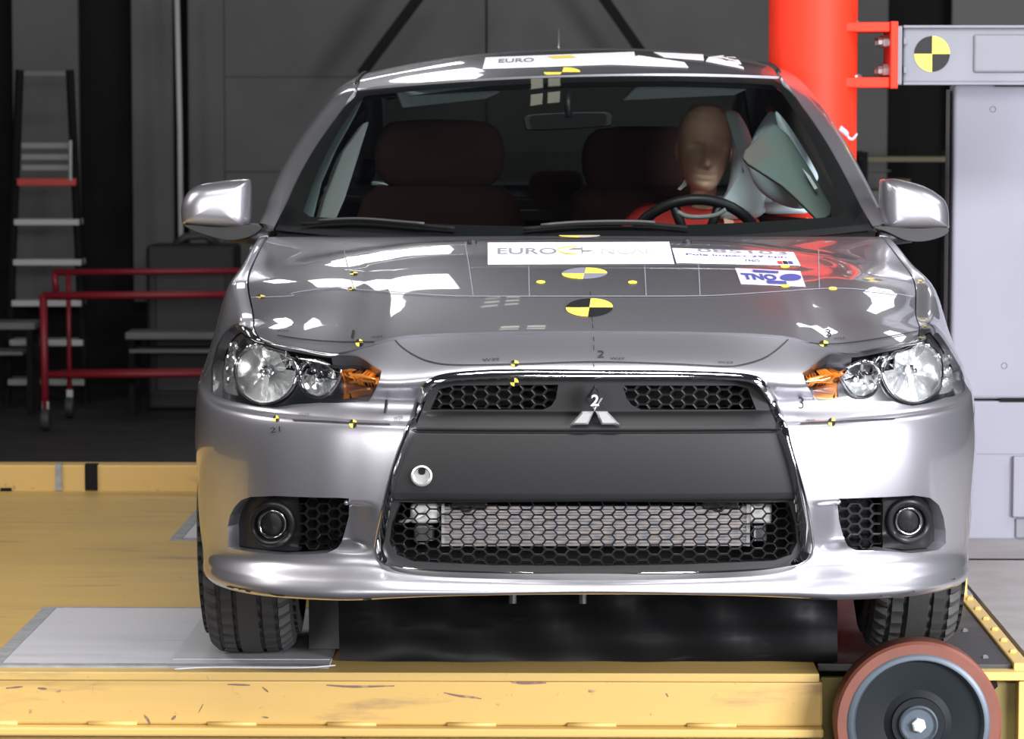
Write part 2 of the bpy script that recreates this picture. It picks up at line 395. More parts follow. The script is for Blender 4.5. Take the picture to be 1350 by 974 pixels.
# bonnet
SGAP = 7.0
fs_ = np.linspace(0, SGAP, 200); fP = SK.raw(fs_, np.full(200, float(TOP)))
fl = np.concatenate([[0], np.cumsum(np.linalg.norm(np.diff(fP, axis=0), axis=1))]); fl /= fl[-1]
gs_ = np.linspace(SGAP, 11.9, 200); gP = SK.raw(gs_, np.full(200, float(TOP)))
gl_ = np.concatenate([[0], np.cumsum(np.linalg.norm(np.diff(gP, axis=0), axis=1))]); gl_ /= gl_[-1]
W1 = gP[-1]
class Hood(Surf):
    sign = 1.0
    def raw(s, S, T):
        a = np.abs(S); sg = np.sign(S); b = T; w = (a ** 2)[:, None]; bb = b[:, None]
        F = np.stack([np.interp(a, fl, fP[:, k]) for k in range(3)], 1)
        G = np.stack([np.interp(b, gl_, gP[:, k]) for k in range(3)], 1)
        Wc = np.stack([W1[0] * a, 1.21 + (W1[1] - 1.21) * a ** 2.4, .958 + (W1[2] - .958) * a ** 2], 1)
        Cc = np.stack([0 * b, .12 + (1.21 - .12) * b, .806 + (.958 - .806) * b + .025 * np.sin(PI * np.clip(b, 0, 1) ** .8)], 1)
        F0, F1, W0 = fP[0], fP[-1], np.array((0, 1.21, .958))
        P = (1 - bb) * F + bb * Wc + (1 - w) * Cc + w * G - ((1 - bb) * ((1 - w) * F0 + w * F1) + bb * ((1 - w) * W0 + w * W1))
        e = np.sin(PI * np.clip(b, 0, 1))
        P[:, 2] += .006 * sstep(.95, .72, a + .10 * (1 - b)) * e ** .8 + .017 * a ** 2 * (1 - a ** 6) * np.sin(PI * np.clip(b, 0, 1) ** .8)
        P[:, 2] +=   .0115 * sstep(.85, 1.01, P[:, 1]) * sstep(.9, .6, a) * sstep(1.15, 1.02, P[:, 1])  # low step added across the bonnet, shaped to catch a second lamp reflection
        P[:, 0] *= sg
        return P
HD = Hood()
class Screen(Surf):
    sign = 1.0
    def raw(s, S, T):
        a = np.abs(S); b = T
        B = np.stack([.748 * a, 1.24 + .36 * a ** 2.2, .945 + .022 * a ** 2], 1); Tt = np.stack([.566 * a, 2.02 + .14 * a ** 2, 1.345 - .020 * a ** 2], 1)
        P = B * (1 - b[:, None]) + Tt * b[:, None]
        u = np.sin(PI * np.clip(b, 0, 1)); P[:, 1] -= .012 * u * (1 - .6 * a ** 2); P[:, 2] += .022 * u * (1 - .3 * a * a); P[:, 0] += .012 * u * a ** 3
        P[:, 0] *= np.sign(S)
        return P
WS = Screen()
RF = np.array([(2.035, 2.165, 1.347, 1.328, .566), (2.25, 2.35, 1.392, 1.354, .566), (2.6, 2.65, 1.424, 1.372, .560), (2.95, 2.95, 1.418, 1.362, .550), (3.25, 3.2, 1.385, 1.325, .530)])
RFd = catmull(RF, 20)
class Roof(Surf):
    sign = 1.0
    def raw(s, S, T):
        a = np.abs(S); u = np.linspace(0, 1, len(RFd)); c = [np.interp(T, u, RFd[:, k]) for k in range(5)]
        w = a ** 2.3
        P = np.stack([c[4] * S, c[0] + (c[1] - c[0]) * a ** 2, c[2] + (c[3] - c[2]) * w], 1)
        return P
RO = Roof()
PIL = np.array([  # screen / roof edge, crown, glass edge
    ((.752, 1.60, .965), (.790, 1.63, .972), (.792, 1.72, .960)), ((.697, 1.78, 1.082), (.752, 1.83, 1.088), (.757, 1.90, 1.065)),
    ((.642, 1.95, 1.195), (.708, 2.01, 1.190), (.716, 2.08, 1.165)), ((.597, 2.08, 1.282), (.660, 2.19, 1.278), (.668, 2.25, 1.25)),
    ((.570, 2.16, 1.328), (.628, 2.34, 1.328), (.640, 2.4, 1.295)), ((.567, 2.35, 1.354), (.608, 2.55, 1.349), (.622, 2.6, 1.315)),
    ((.561, 2.65, 1.372), (.600, 2.75, 1.352), (.615, 2.8, 1.318)), ((.551, 2.95, 1.362), (.590, 3.0, 1.337), (.605, 3.05, 1.30)),
    ((.532, 3.2, 1.325), (.578, 3.28, 1.30), (.595, 3.3, 1.255)), ((.545, 3.62, 1.16), (.62, 3.62, 1.15), (.665, 3.55, 1.10)), ((.60, 4.0, 1.01), (.69, 3.98, 1.0), (.752, 3.92, .985))])
PILd = catmull(PIL.reshape(len(PIL), 9), 10).reshape(-1, 3, 3)
class Pillar(Surf):
    srange = (0, 1)
    def __init__(s, sd): s.sd = sd; s.sign = float(sd)
    def raw(s, S, T):
        u = np.linspace(0, 1, len(PILd)); T = np.clip(T, -.01, 1.01)
        I, O, U = [np.stack([np.interp(T, u, PILd[:, q, k]) for k in range(3)], 1) for q in range(3)]
        w = np.asarray(S)[:, None]; K = 2 * O - .5 * (I + U)                    # quadratic through the three
        P = (1 - w) ** 2 * I + 2 * w * (1 - w) * K + w ** 2 * U
        P[:, 0] *= s.sd
        return P

def inside(poly, Q):
    x, y = Q[:, 0], Q[:, 1]; r = np.zeros(len(Q), bool); n = len(poly)
    for i in range(n):
        x1, y1 = poly[i]; x2, y2 = poly[(i + 1) % n]
        if y1 == y2: continue
        c = (y1 > y) != (y2 > y)
        r ^= c & (x < (x2 - x1) * (y - y1) / (y2 - y1) + x1)
    return r
def densify(poly, step):
    out = []; n = len(poly)
    for i in range(n):
        a = np.array(poly[i], float); b = np.array(poly[(i + 1) % n], float); k = max(1, int(math.ceil(np.max(np.abs(b - a) / np.array(step)))))
        for j in range(k): out.append(a + (b - a) * j / k)
    return np.array(out)
def mesh_out(name, V, F, N, m, parent):
    me = bpy.data.meshes.new(name); me.from_pydata([tuple(v) for v in V], [], [tuple(f) for f in F]); me.update()
    me.polygons.foreach_set('use_smooth', [True] * len(me.polygons))
    if N is not None: me.normals_split_custom_set_from_vertices([tuple(n) for n in N])
    return link(name, me, m, parent)
def panel(name, surf, poly, holes, m, parent, step=(.125, .125), flange=.015, off=0.0, tfine=None):
    """skin panel cut out of a body surface, with its edges turned in"""
    loops = [densify(poly, step)] + [densify(h, step) for h in holes]
    lo = loops[0].min(0); hi = loops[0].max(0)
    gs = np.arange(lo[0] + step[0] * .37, hi[0], step[0]); gt = np.arange(lo[1] + step[1] * .41, hi[1], step[1])
    G = np.stack(np.meshgrid(gs, gt, indexing='ij'), -1).reshape(-1, 2)
    ok = inside(poly, G)
    for h in holes: ok &= ~inside(h, G)
    G = G[ok]
    B = np.concatenate(loops)
    if len(G):                                                       # keep the grid a little off the cut lines
        d = np.full(len(G), 9.0)
        sc = np.array(step)
        for k in range(0, len(B), 400): d = np.minimum(d, np.sqrt((((G[:, None] - B[None, k:k + 400]) / sc) ** 2).sum(2)).min(1))
        G = G[d > .35]
    vs = [Vector(q / np.array(step)) for q in np.concatenate([B, G])]; es = []; b = 0
    for l in loops:
        n = len(l); es += [(b + i, b + (i + 1) % n) for i in range(n)]; b += n
    r = delaunay_2d_cdt(vs, es, [], 0, 1e-5)
    Q = np.array([tuple(v) for v in r[0]]) * np.array(step); Fc = np.array([f for f in r[2] if len(f) == 3])
    c = Q[Fc].mean(1); keep = inside(poly, c)
    for h in holes: keep &= ~inside(h, c)
    Fc = Fc[keep]
    used = np.unique(Fc); remap = -np.ones(len(Q), int); remap[used] = np.arange(len(used)); Q = Q[used]; Fc = remap[Fc]
    V = surf.ev(Q[:, 0], Q[:, 1], off); N = surf.nrm(Q[:, 0], Q[:, 1], off)
    fn = np.cross(V[Fc[:, 1]] - V[Fc[:, 0]], V[Fc[:, 2]] - V[Fc[:, 0]])
    flip = (fn * N[Fc].mean(1)).sum(1) < 0
    Fc[flip] = Fc[flip][:, ::-1]
    V = list(V); N = list(N); F = [tuple(f) for f in Fc]
    if flange:
        cnt = {}
        for f in F:
            for i in range(3): cnt[(f[i], f[(i + 1) % 3])] = 1
        rim = [(a, b) for (a, b) in cnt if (b, a) not in cnt]
        idx = {}
        for a, b in rim:
            t = np.array(V[b]) - np.array(V[a]); n = np.array(N[a]) + np.array(N[b]); sd = np.cross(t, n); sd = sd / max(np.linalg.norm(sd), 1e-9)
            k = len(V)
            for p in (a, b):
                V.append(np.array(V[p])); N.append(sd)
            for p in (a, b):
                V.append(np.array(V[p]) - np.array(N[p]) * flange); N.append(sd)
            F.append((k, k + 2, k + 3, k + 1))
    return mesh_out(name, V, F, N, m, parent)
def smooth_loop(pts, n=6): return catmull(np.array(pts, float), n, closed=True)
# ------------------------------------------------------------------ the car
car = empty('car', (0.072, 0, 0), R(1.25))
tag(car, 'silver four-door saloon car on the yellow platform, nose to the viewer, covered in test stickers', 'car')
def S_(l, sd=None, **k):
    """photograph outline on the body skin -> surface parameters"""
    sr = (-8.9, 0.0) if sd == -1 else (0.0, 8.9) if sd == 1 else (-8.9, 8.9)
    return SK.inv(l, sr, (2.3, TOP), **k)
HL = {-1: [(301, 436), (332, 434), (365, 437), (388, 444), (441, 458), (472, 470), (503, 489), (501, 500), (495, 515), (486, 529), (450, 531), (420, 531), (388, 533), (365, 537), (339, 535), (318, 531), (301, 527), (281, 518), (281, 500), (283, 475), (288, 452), (294, 438)],
      1: [(1249, 433), (1213, 430), (1165, 442), (1117.5, 456), (1095, 467), (1058, 491.5), (1062, 505), (1070, 519.6), (1077, 530), (1090, 533), (1124, 532), (1155, 529), (1178, 529), (1190, 533), (1202.6, 535), (1225, 531), (1246, 524), (1270, 515), (1269, 500), (1267, 482), (1262, 453), (1256, 436)]}
FOG = {-1: [(300, 722), (300, 694), (303, 680), (309, 668.5), (318, 659), (330, 655), (363, 653.5), (445, 656), (460, 657), (460, 680), (455.6, 697), (450, 715), (445, 722), (430, 729), (400, 731), (368, 731), (330, 727)],
       1: [(1106, 657), (1153, 655.6), (1204, 653), (1226, 656), (1238, 666), (1244, 682), (1247, 700), (1247, 716), (1237, 725), (1200.7, 729), (1164, 726), (1128, 725), (1118, 720), (1113.5, 711), (1106, 685), (1104, 665)]}
RING = [((784, 487), (784, 502)), ((680, 486), (681, 502)), ((619, 488.5), (625, 503.5)), ((582, 493), (592, 505.5)), ((563, 501), (577, 510)), ((551, 517), (567, 522)),
        ((536, 562), (551.6, 562)), ((518, 608.6), (529.5, 612)), ((502, 670), (513.5, 674)), ((494, 712), (507.5, 712)), ((494, 733), (508, 729)), ((505, 749), (518, 740)), ((530, 757), (545, 747)), ((613, 762), (620, 751)),
        ((784, 765), (784, 753)), ((950, 762), (945, 751)), ((1041, 755), (1020, 744.5)), ((1064, 745), (1047, 736)), ((1073, 727), (1055, 722)), ((1071, 698), (1053.5, 690)), ((1063, 649), (1047, 650)), ((1047, 593), (1035.5, 600)),
        ((1032, 541), (1017, 553)), ((1016, 512), (1003, 521)), ((1006, 500), (994, 510)), ((990, 493.5), (978, 504.5)), ((950, 490), (945, 503)), ((888, 488), (887, 502))]
ringO = smooth_loop([a for a, b in RING], 8); ringI = smooth_loop([b for a, b in RING], 8)
stO = S_(ringO); stI = S_(ringI)
def relax(q, n=3):
    for k in range(n): q = q * .5 + (np.roll(q, 1, 0) + np.roll(q, -1, 0)) * .25
    return q
stO = relax(stO); stI = relax(stI)
hole_grille = stO + (stI - stO) * .35
stHL = {s: S_(HL[s], s) for s in (-1, 1)}; stFOG = {s: S_(FOG[s], s) for s in (-1, 1)}
yz = lambda P: P[:, 1:]
def arch(cy, s0, s1, r=.345):
    pts = [(cy + r * math.cos(R(a)), .315 + r * math.sin(R(a))) for a in np.linspace(-6, 186, 33)]
    q = SK.inv(pts, (s0, s1), (0, 9.5), proj=yz)
    return np.concatenate([q, [(q[-1][0], -.3), (q[0][0], -.3)]])
archF = arch(.93, 8.2, 11.9); archB = arch(3.565, 13.6, 17.2)
mirr = lambda a: np.array(a)[::-1] * (-1, 1)
pos = np.array([(9.6, .02), (9.6, 7.3), (9.1, 8.0), (8.66, 9.5), (8.6, 10.2), (6.5, 11.2), (4.32, 11.96)])
bump_poly = np.concatenate([pos, mirr(pos)])
panel('bumper_cover', SK, bump_poly, [hole_grille, stHL[-1], stHL[1], stFOG[-1], stFOG[1], archF, mirr(archF)], M['paint'], car, (.11, .11), .03)
fen = np.array([(8.70, 9.55), (8.64, 10.25), (7.6, 11.3), (7.25, 11.985), (11.92, 11.985), (11.92, .4), (9.65, .02), (9.65, 7.3), (9.14, 8.05)])
fdoor = np.array([(11.96, .42), (13.72, .42), (13.72, 11.98), (11.96, 11.98)])
rdoor = np.array([(13.77, .42), (14.35, .42), (14.35, 5.5), (14.95, 9), (14.95, 11.98), (13.77, 11.98)])
quart = np.array([(14.39, .05), (19.999, .05), (19.999, 12), (15.0, 12), (15.0, 9), (14.39, 5.5)])
sill = np.array([(11.0, .02), (14.6, .02), (14.6, .38), (11.0, .38)])
for sd, f in ((-1, mirr), (1, np.array)):
    panel('front_fender', SK, f(fen), [stHL[sd], f(archF)], M['paint'], car, (.13, .15), .02)
    d1 = panel('front_door', SK, f(fdoor), [], M['paint'], car, (.08, .35), .02)
    d2 = panel('rear_door', SK, f(rdoor), [f(archB)], M['paint'], car, (.08, .35), .02)
    panel('rear_quarter_panel', SK, f(quart), [f(archB)], M['paint'], car, (.16, .35), .02)
    panel('sill', SK, f(sill), [f(archF), f(archB)], M['paint'], car, (.1, .15), .02)
    for d, s_ in ((d1, 13.45), (d2, 14.75)):
        p = SK.ev([sd * s_], [10.2], .035)[0]; q = SK.ev([sd * (s_ - .2)], [10.2], .035)[0]
        a_ = SK.ev([sd * s_], [10.2], .0)[0]; b_ = SK.ev([sd * (s_ - .2)], [10.2], .0)[0]
        MB().tube([a_, p, q, b_], .011, 8).build('door_handle', M['paint'], d, True)
# dark structure behind the shut lines
lin = np.array([(8.6, .1), (8.6, 11.97)]); sid = np.array([(8.6, 4.5), (11.85, 4.5), (11.85, 11.97), (8.6, 11.97)])
panel('inner_structure', Back(.05), np.concatenate([lin, mirr(lin)]), [hole_grille, stHL[-1], stHL[1], stFOG[-1], stFOG[1]], M['dark'], car, (.2, .2), 0)
for f in (np.array, mirr): panel('inner_structure', SK, f(sid), [f(archF)] + [stHL[1 if f is np.array else -1]], M['dark'], car, (.2, .3), 0, -.03)
# bonnet
hood = panel('bonnet', HD, np.array([(-.994, .006), (.994, .006), (.994, .995), (-.994, .995)]), [], M['paint'], car, (.035, .035), .012)
panel('bonnet_liner', HD, np.array([(-1, .004), (1, .004), (1, 1.04), (-1, 1.04)]), [], M['dark'], car, (.12, .12), 0, -.02)
# ---- chrome surround of the grille
rows = []
for k in range(9):
    f = k / 8; h = .013 * math.sin(PI * f) ** .7 + (.0 if f < .5 else -.012 * (f - .5) * 2)
    q = stO + (stI - stO) * f; P = SK.ev(q[:, 0], q[:, 1], h); rows.append(P)
qi = SK.ev(stI[:, 0], stI[:, 1], -.05); rows.append(qi)
MB().loft([list(map(tuple, r)) for r in rows], closed=True).build('grille_surround', M['chrome'], car, auto=50)
# ---- grille insert
zpx = lambda py: loc(784, py, .05).z
class Insert(Surf):
    sign = 1.0
    pz = [(497, .03), (541, .03), (546, .021), (557, .010), (562, .003), (566, .003), (568, .012), (570, .004)] + [(p, .004 * ((p - 612) / 42) ** 2) for p in range(576, 652, 6)] + [(654, .006), (658, .012), (661, .024), (664, .028), (735, .034), (760, .034)]
    zz = np.array([zpx(p) for p, o in pz][::-1]); oo = np.array([o for p, o in pz][::-1])
    def raw(s, S, T): return np.stack([S, plan_y(S) + .012 + np.interp(T, s.zz, s.oo), T], 1)
IN = Insert(); IN.srange = (-.62, .62); IN.trange = (.28, .76)
I_ = lambda l: IN.inv(l)
IN.zz = IN.zz; IN.oo = IN.oo
low_open = [(527, 662), (784, 661), (1040, 662), (1048, 690), (1051, 715), (1043, 731), (1020, 739), (900, 744), (784, 746), (650, 745), (545, 740), (523, 731), (513, 715), (516, 690)]
upL = [(567, 540), (579, 513), (600, 508), (736, 507), (733, 525), (727, 535), (716, 540)]
upR = [(997, 540), (986, 512), (970, 508), (821, 508), (826, 525), (833, 534), (845, 540)]
outer = I_((ringO + (ringI - ringO) * .8)[::4])
grille = panel('grille', IN, outer, [I_(low_open), I_(upL), I_(upR), I_([(556 + 12.6 * math.cos(t), 627 + 12.6 * math.sin(t)) for t in np.linspace(0, 2 * PI, 28, endpoint=False)])], M['gloss_black'], car, (.02, .0045), .035)
def honey(poly_px, off, cw, ch, wall, depth, name, parent):
    poly = I_(poly_px); lo = poly.min(0) - .02; hi = poly.max(0) + .02; b = MB()
    yy = lambda x: float(plan_y(x)) + off
    i = 0; x = lo[0]
    hexv = [(-.667, 0), (-.333, -.5), (.333, -.5), (.667, 0), (.333, .5), (-.333, .5)]
    while x < hi[0]:
        z = lo[1] + (ch / 2 if i % 2 else 0)
        while z < hi[1]:
            if inside(poly, np.array([(x, z)]))[0]:
                o = [(x + hx * cw, z + hz * ch) for hx, hz in hexv]; kx = 1 - wall / cw; kz = 1 - wall / ch
                n = [(x + hx * cw * kx, z + hz * ch * kz) for hx, hz in hexv]
                vs = [(p[0], yy(p[0]), p[1]) for p in o] + [(p[0], yy(p[0]) - .0015, p[1]) for p in n] + [(p[0], yy(p[0]) + depth, p[1]) for p in n]
                fs = []
                for k in range(6):
                    j = (k + 1) % 6; fs += [(k, j, 6 + j, 6 + k), (6 + k, 6 + j, 12 + j, 12 + k)]
                b.add(vs, fs)
            z += ch
        x += cw; i += 1
    return b.build(name, M['black_plastic'], parent)
honey([(520, 660), (1046, 660), (1056, 715), (1048, 740), (784, 752), (520, 742), (508, 715)], .052, .0238, .0205, .0024, .010, 'lower_mesh', grille)
honey([(555, 545), (572, 505), (742, 503), (738, 545)], .058, .0238, .0195, .0046, .012, 'upper_mesh', grille)
honey([(815, 545), (818, 503), (992, 505), (1008, 545)], .058, .0238, .0195, .0046, .012, 'upper_mesh', grille)
def onp(px, py, off):
    y = off
    for k in range(5): p = loc(px, py, y); y = float(plan_y(p.x)) + off
    return p
# emblem of three lozenges
def lozenge(pts, nm, parent, m, lift=.010, th=.009):
    c = [onp(px, py, -lift + .016) for px, py in pts]; cen = sum(c, Vector()) / 4; b = MB()
    top = [cen + (p - cen) * .72 + Vector((0, -th * .5, 0)) for p in c]; bot = [p + Vector((0, th, 0)) for p in c]
    b.add(c + top + bot, [(4, 5, 6, 7)] + [(i, (i + 1) % 4, 4 + (i + 1) % 4, 4 + i) for i in range(4)] + [(i, (i + 1) % 4, 8 + (i + 1) % 4, 8 + i) for i in range(4)])
    return b.build(nm, m, parent)
emb = lozenge([(784, 507), (773, 524.5), (784, 542), (795, 524.5)], 'emblem', car, M['chrome'])
lozenge([(783, 542), (767.5, 542.5), (752, 559.5), (775, 559.5)], 'lozenge', emb, M['reflector'])
lozenge([(785, 542), (800.5, 542.5), (817, 559.5), (793, 559.5)], 'lozenge', emb, M['reflector'])
q = [onp(px, py, .0012) for px, py in [(784, 511), (776, 524.5), (784, 538), (792, 524.5)]]
MB().prism(q, (0, -.0045, 0)).build('number_patch', M['black_vinyl'], emb)
# tow eye opening
p = onp(556, 627, .012)
te = MB().lathe([(.0225, .006), (.0215, -.004), (.018, -.005), (.016, .003), (.013, .012), (.004, .016)], p, (0, 1, 0), 28).build('tow_eye_socket', M['steel'], car, auto=40)
MB().lathe([(.0075, .001), (.0075, .014)], p + Vector((0, 0, .009)), (0, 1, 0), 18).build('socket_hole', M['dark'], te, auto=40)
# coolers behind the lower mesh
def pxbox(x0, y0, x1, y1, ya, yb, b=None):
    a = loc(x0, y1, ya); c = loc(x1, y0, ya); b = b or MB()
    return b.lohi((a.x, ya, a.z), (c.x, yb, c.z))
cool = pxbox(583, 666, 985, 719, .135, .19).build('intercooler', M['gloss_black'], car)
b = MB(); a = loc(583, 719, .13); c = loc(985, 666, .13)
nf = 13
for k in range(nf):
    z = a.z + (c.z - a.z) * (k + .5) / nf; b.lohi((a.x, .118, z - .0027), (c.x, .136, z + .0027))
b.build('fin', M['core'], cool)
for x0, x1 in ((541, 579), (989, 1018)):
    b = pxbox(x0, 664, x1, 690, .125, .20); tk = b.build('end_tank', M['tank'], cool, bevel=.006, seg=2, auto=40)
    pxbox(x0 + 4, 692, x1 - 6, 716, .14, .20).build('tank_foot', M['chrome_dark'], cool, bevel=.005)
for x0, x1 in ((582, 586), (984, 989)): pxbox(x0, 664, x1, 720, .112, .15).build('header_plate', M['steel'], cool)
p = loc(527, 689, .12); MB().tube([p, loc(547, 683, .11), loc(562, 676, .115)], .005, 8).build('cooler_pipe', M['tank'], cool, True)
for px in (618, 950):
    pxbox(px - 24, 659, px + 24, 671, .105, .12).build('cooler_bracket', M['black_plastic'], cool, bevel=.003)
    p = loc(px - 3, 668, .10); MB().tube([p + Vector((.011 * math.cos(t), 0, .009 * math.sin(t))) for t in np.linspace(PI, 2 * PI, 9)], .0028, 6).build('hook', M['black_plastic'], cool, True)
# black bulkhead inside the nose so nothing shines through
b = MB(); b.lohi((-.60, .24, .26), (.60, 1.25, .70)); b.lohi((-.5, .125, .655), (.5, .2, .73)); b.build('engine_bay', M['dark'], car)
b = MB(); b.lohi((-.62, .13, .275), (.62, 1.2, .285)); b.lohi((-.72, 1.25, .22), (.50, 4.4, .28)); b.lohi((-.55, 1.0, .24), (.55, 1.4, .30)); b.build('underbody', M['dark'], car)
# ---- headlights
def circ(cx, cy, rx, ry, n=40): return [(cx + rx * math.cos(2 * PI * k / n), cy + ry * math.sin(2 * PI * k / n)) for k in range(n)]
LAMP = {-1: dict(big=(343, 487, 42, 43), small=(415.5, 494.5, 27, 29), amber=[(447, 478), (470, 480), (494, 490), (501, 494), (497, 509), (486, 526), (460, 527), (446, 527)], strip=[(287, 462), (297, 445), (303, 441), (299, 470), (298, 500), (302, 518), (284, 512)]),
        1: dict(big=(1211, 486, 40, 43), small=(1140, 495, 26, 29), amber=[(1110, 478), (1085, 484), (1063, 494), (1068, 510), (1080, 528), (1098, 528), (1112, 525)], strip=[(1262, 460), (1254, 440), (1250, 440), (1252, 470), (1255, 500), (1250, 516), (1267, 511)])}
for sd in (-1, 1):
    L = LAMP[sd]; hl = empty('headlight'); hl.parent = car
    panel('lens', SK, stHL[sd], [], M['lens'], hl, (.12, .12), 0, .004)
    bc = [S_(circ(*L['big']), sd), S_(circ(*L['small']), sd)]; am = S_(L['amber'], sd); stp = S_(L['strip'], sd)
    dep = -.022
    panel('bezel', SK, stHL[sd], [bc[0], bc[1], am, stp], M['chrome_dark'], hl, (.12, .12), .02, dep)
    for nm, q in (('main_reflector', bc[0]), ('high_beam_reflector', bc[1])):
        rim = SK.ev(q[:, 0], q[:, 1], dep + .004); cen = rim.mean(0); ax = np.array((0, 1, 0.0)); rad = np.abs(rim[:, [0, 2]] - cen[[0, 2]]).max()
        rows = []; NS = len(rim)
        big = nm == 'main_reflector'
        for k in range(13):
            f = k / 12; rr = 1 - f * .86; dpt = .075 * (1 - rr ** 2) if big else .055 * (1 - rr ** 2)
            row = []
            for j in range(NS):
                d = rim[j] - cen
                wob = 1 + (.05 * (1 if (j // 2) % 2 else -1) * math.sin(PI * f) if big else .06 * (1 if (j // 3 + k // 3) % 2 else -1) * math.sin(PI * f))
                flat = np.array((d[0], d[1] * (1 - f), d[2]))
                row.append(tuple(cen + flat * rr * wob + ax * dpt))
            rows.append(row)
        b = MB().loft(rows, closed=True); n0 = len(rows) - 1
        b.f.append(tuple(range(n0 * NS, n0 * NS + NS)))
        ro = b.build(nm, M['reflector'], hl, auto=14)
        MB().tube([tuple(v) for v in SK.ev(q[:, 0], q[:, 1], dep + .006)], .0042, 8, closed=True).build('bowl_ring', M['chrome'], hl, True)
        y1 = cen[1] + (.03 if big else .02)
        MB().lathe([(.004, -.018), (.009, -.012), (.009, .004), (.013, .008), (.013, .04)], (cen[0], y1, cen[2]), (0, 1, 0), 16).build('bulb_shield', M['chrome'], hl, auto=40)
        if big: MB().box((cen[0], y1 + .012, cen[2] - .028), (.010, .012, .040)).build('bulb_post', M['tank'], hl, bevel=.002)
    a3 = panel('turn_signal', SK, am, [], M['amber'], hl, (.1, .06), .02, dep - .004)
    lo = np.array(L['amber']).min(0); hi = np.array(L['amber']).max(0)
    for k in range(5):                                               # moulded bars of the turn signal
        py = lo[1] + 7 + (hi[1] - lo[1] - 12) * k / 4; xa, xb = lo[0] + 6, hi[0] - 8
        if k == 0: xa, xb = (lo[0] + 4, hi[0] - 24) if sd < 0 else (lo[0] + 26, hi[0] - 6)
        if k > 2: xa, xb = (xa, xb - 8) if sd < 0 else (xa + 8, xb)
        q = S_([(xa + (xb - xa) * t, py) for t in np.linspace(0, 1, 6)], sd)
        MB().tube([tuple(v) for v in SK.ev(q[:, 0], q[:, 1], dep + .001)], .0042, 6).build('amber_bar', M['amber_light'], hl, True)
    panel('side_reflector', SK, stp, [], M['reflector'], hl, (.06, .06), .02, dep - .002)
    ylist = (452, 468, 484, 499)
    for k, py in enumerate(ylist):
        px = (296, 292, 291, 292)[k] if sd < 0 else (1256, 1260, 1261, 1258)[k]
        q = S_([(px, py)], sd); c = SK.ev(q[:, 0], q[:, 1], dep + .002)[0]
        MB().lathe([(.004, -.006), (.010, -.003), (.013, .004), (.013, .01)], c, (sd * -.5, .8, 0), 12).build('marker_cell', M['reflector'], hl, auto=20)
    panel('bucket', SK, stHL[sd], [bc[0], bc[1]], M['dark'], hl, (.25, .25), 0, -.045)
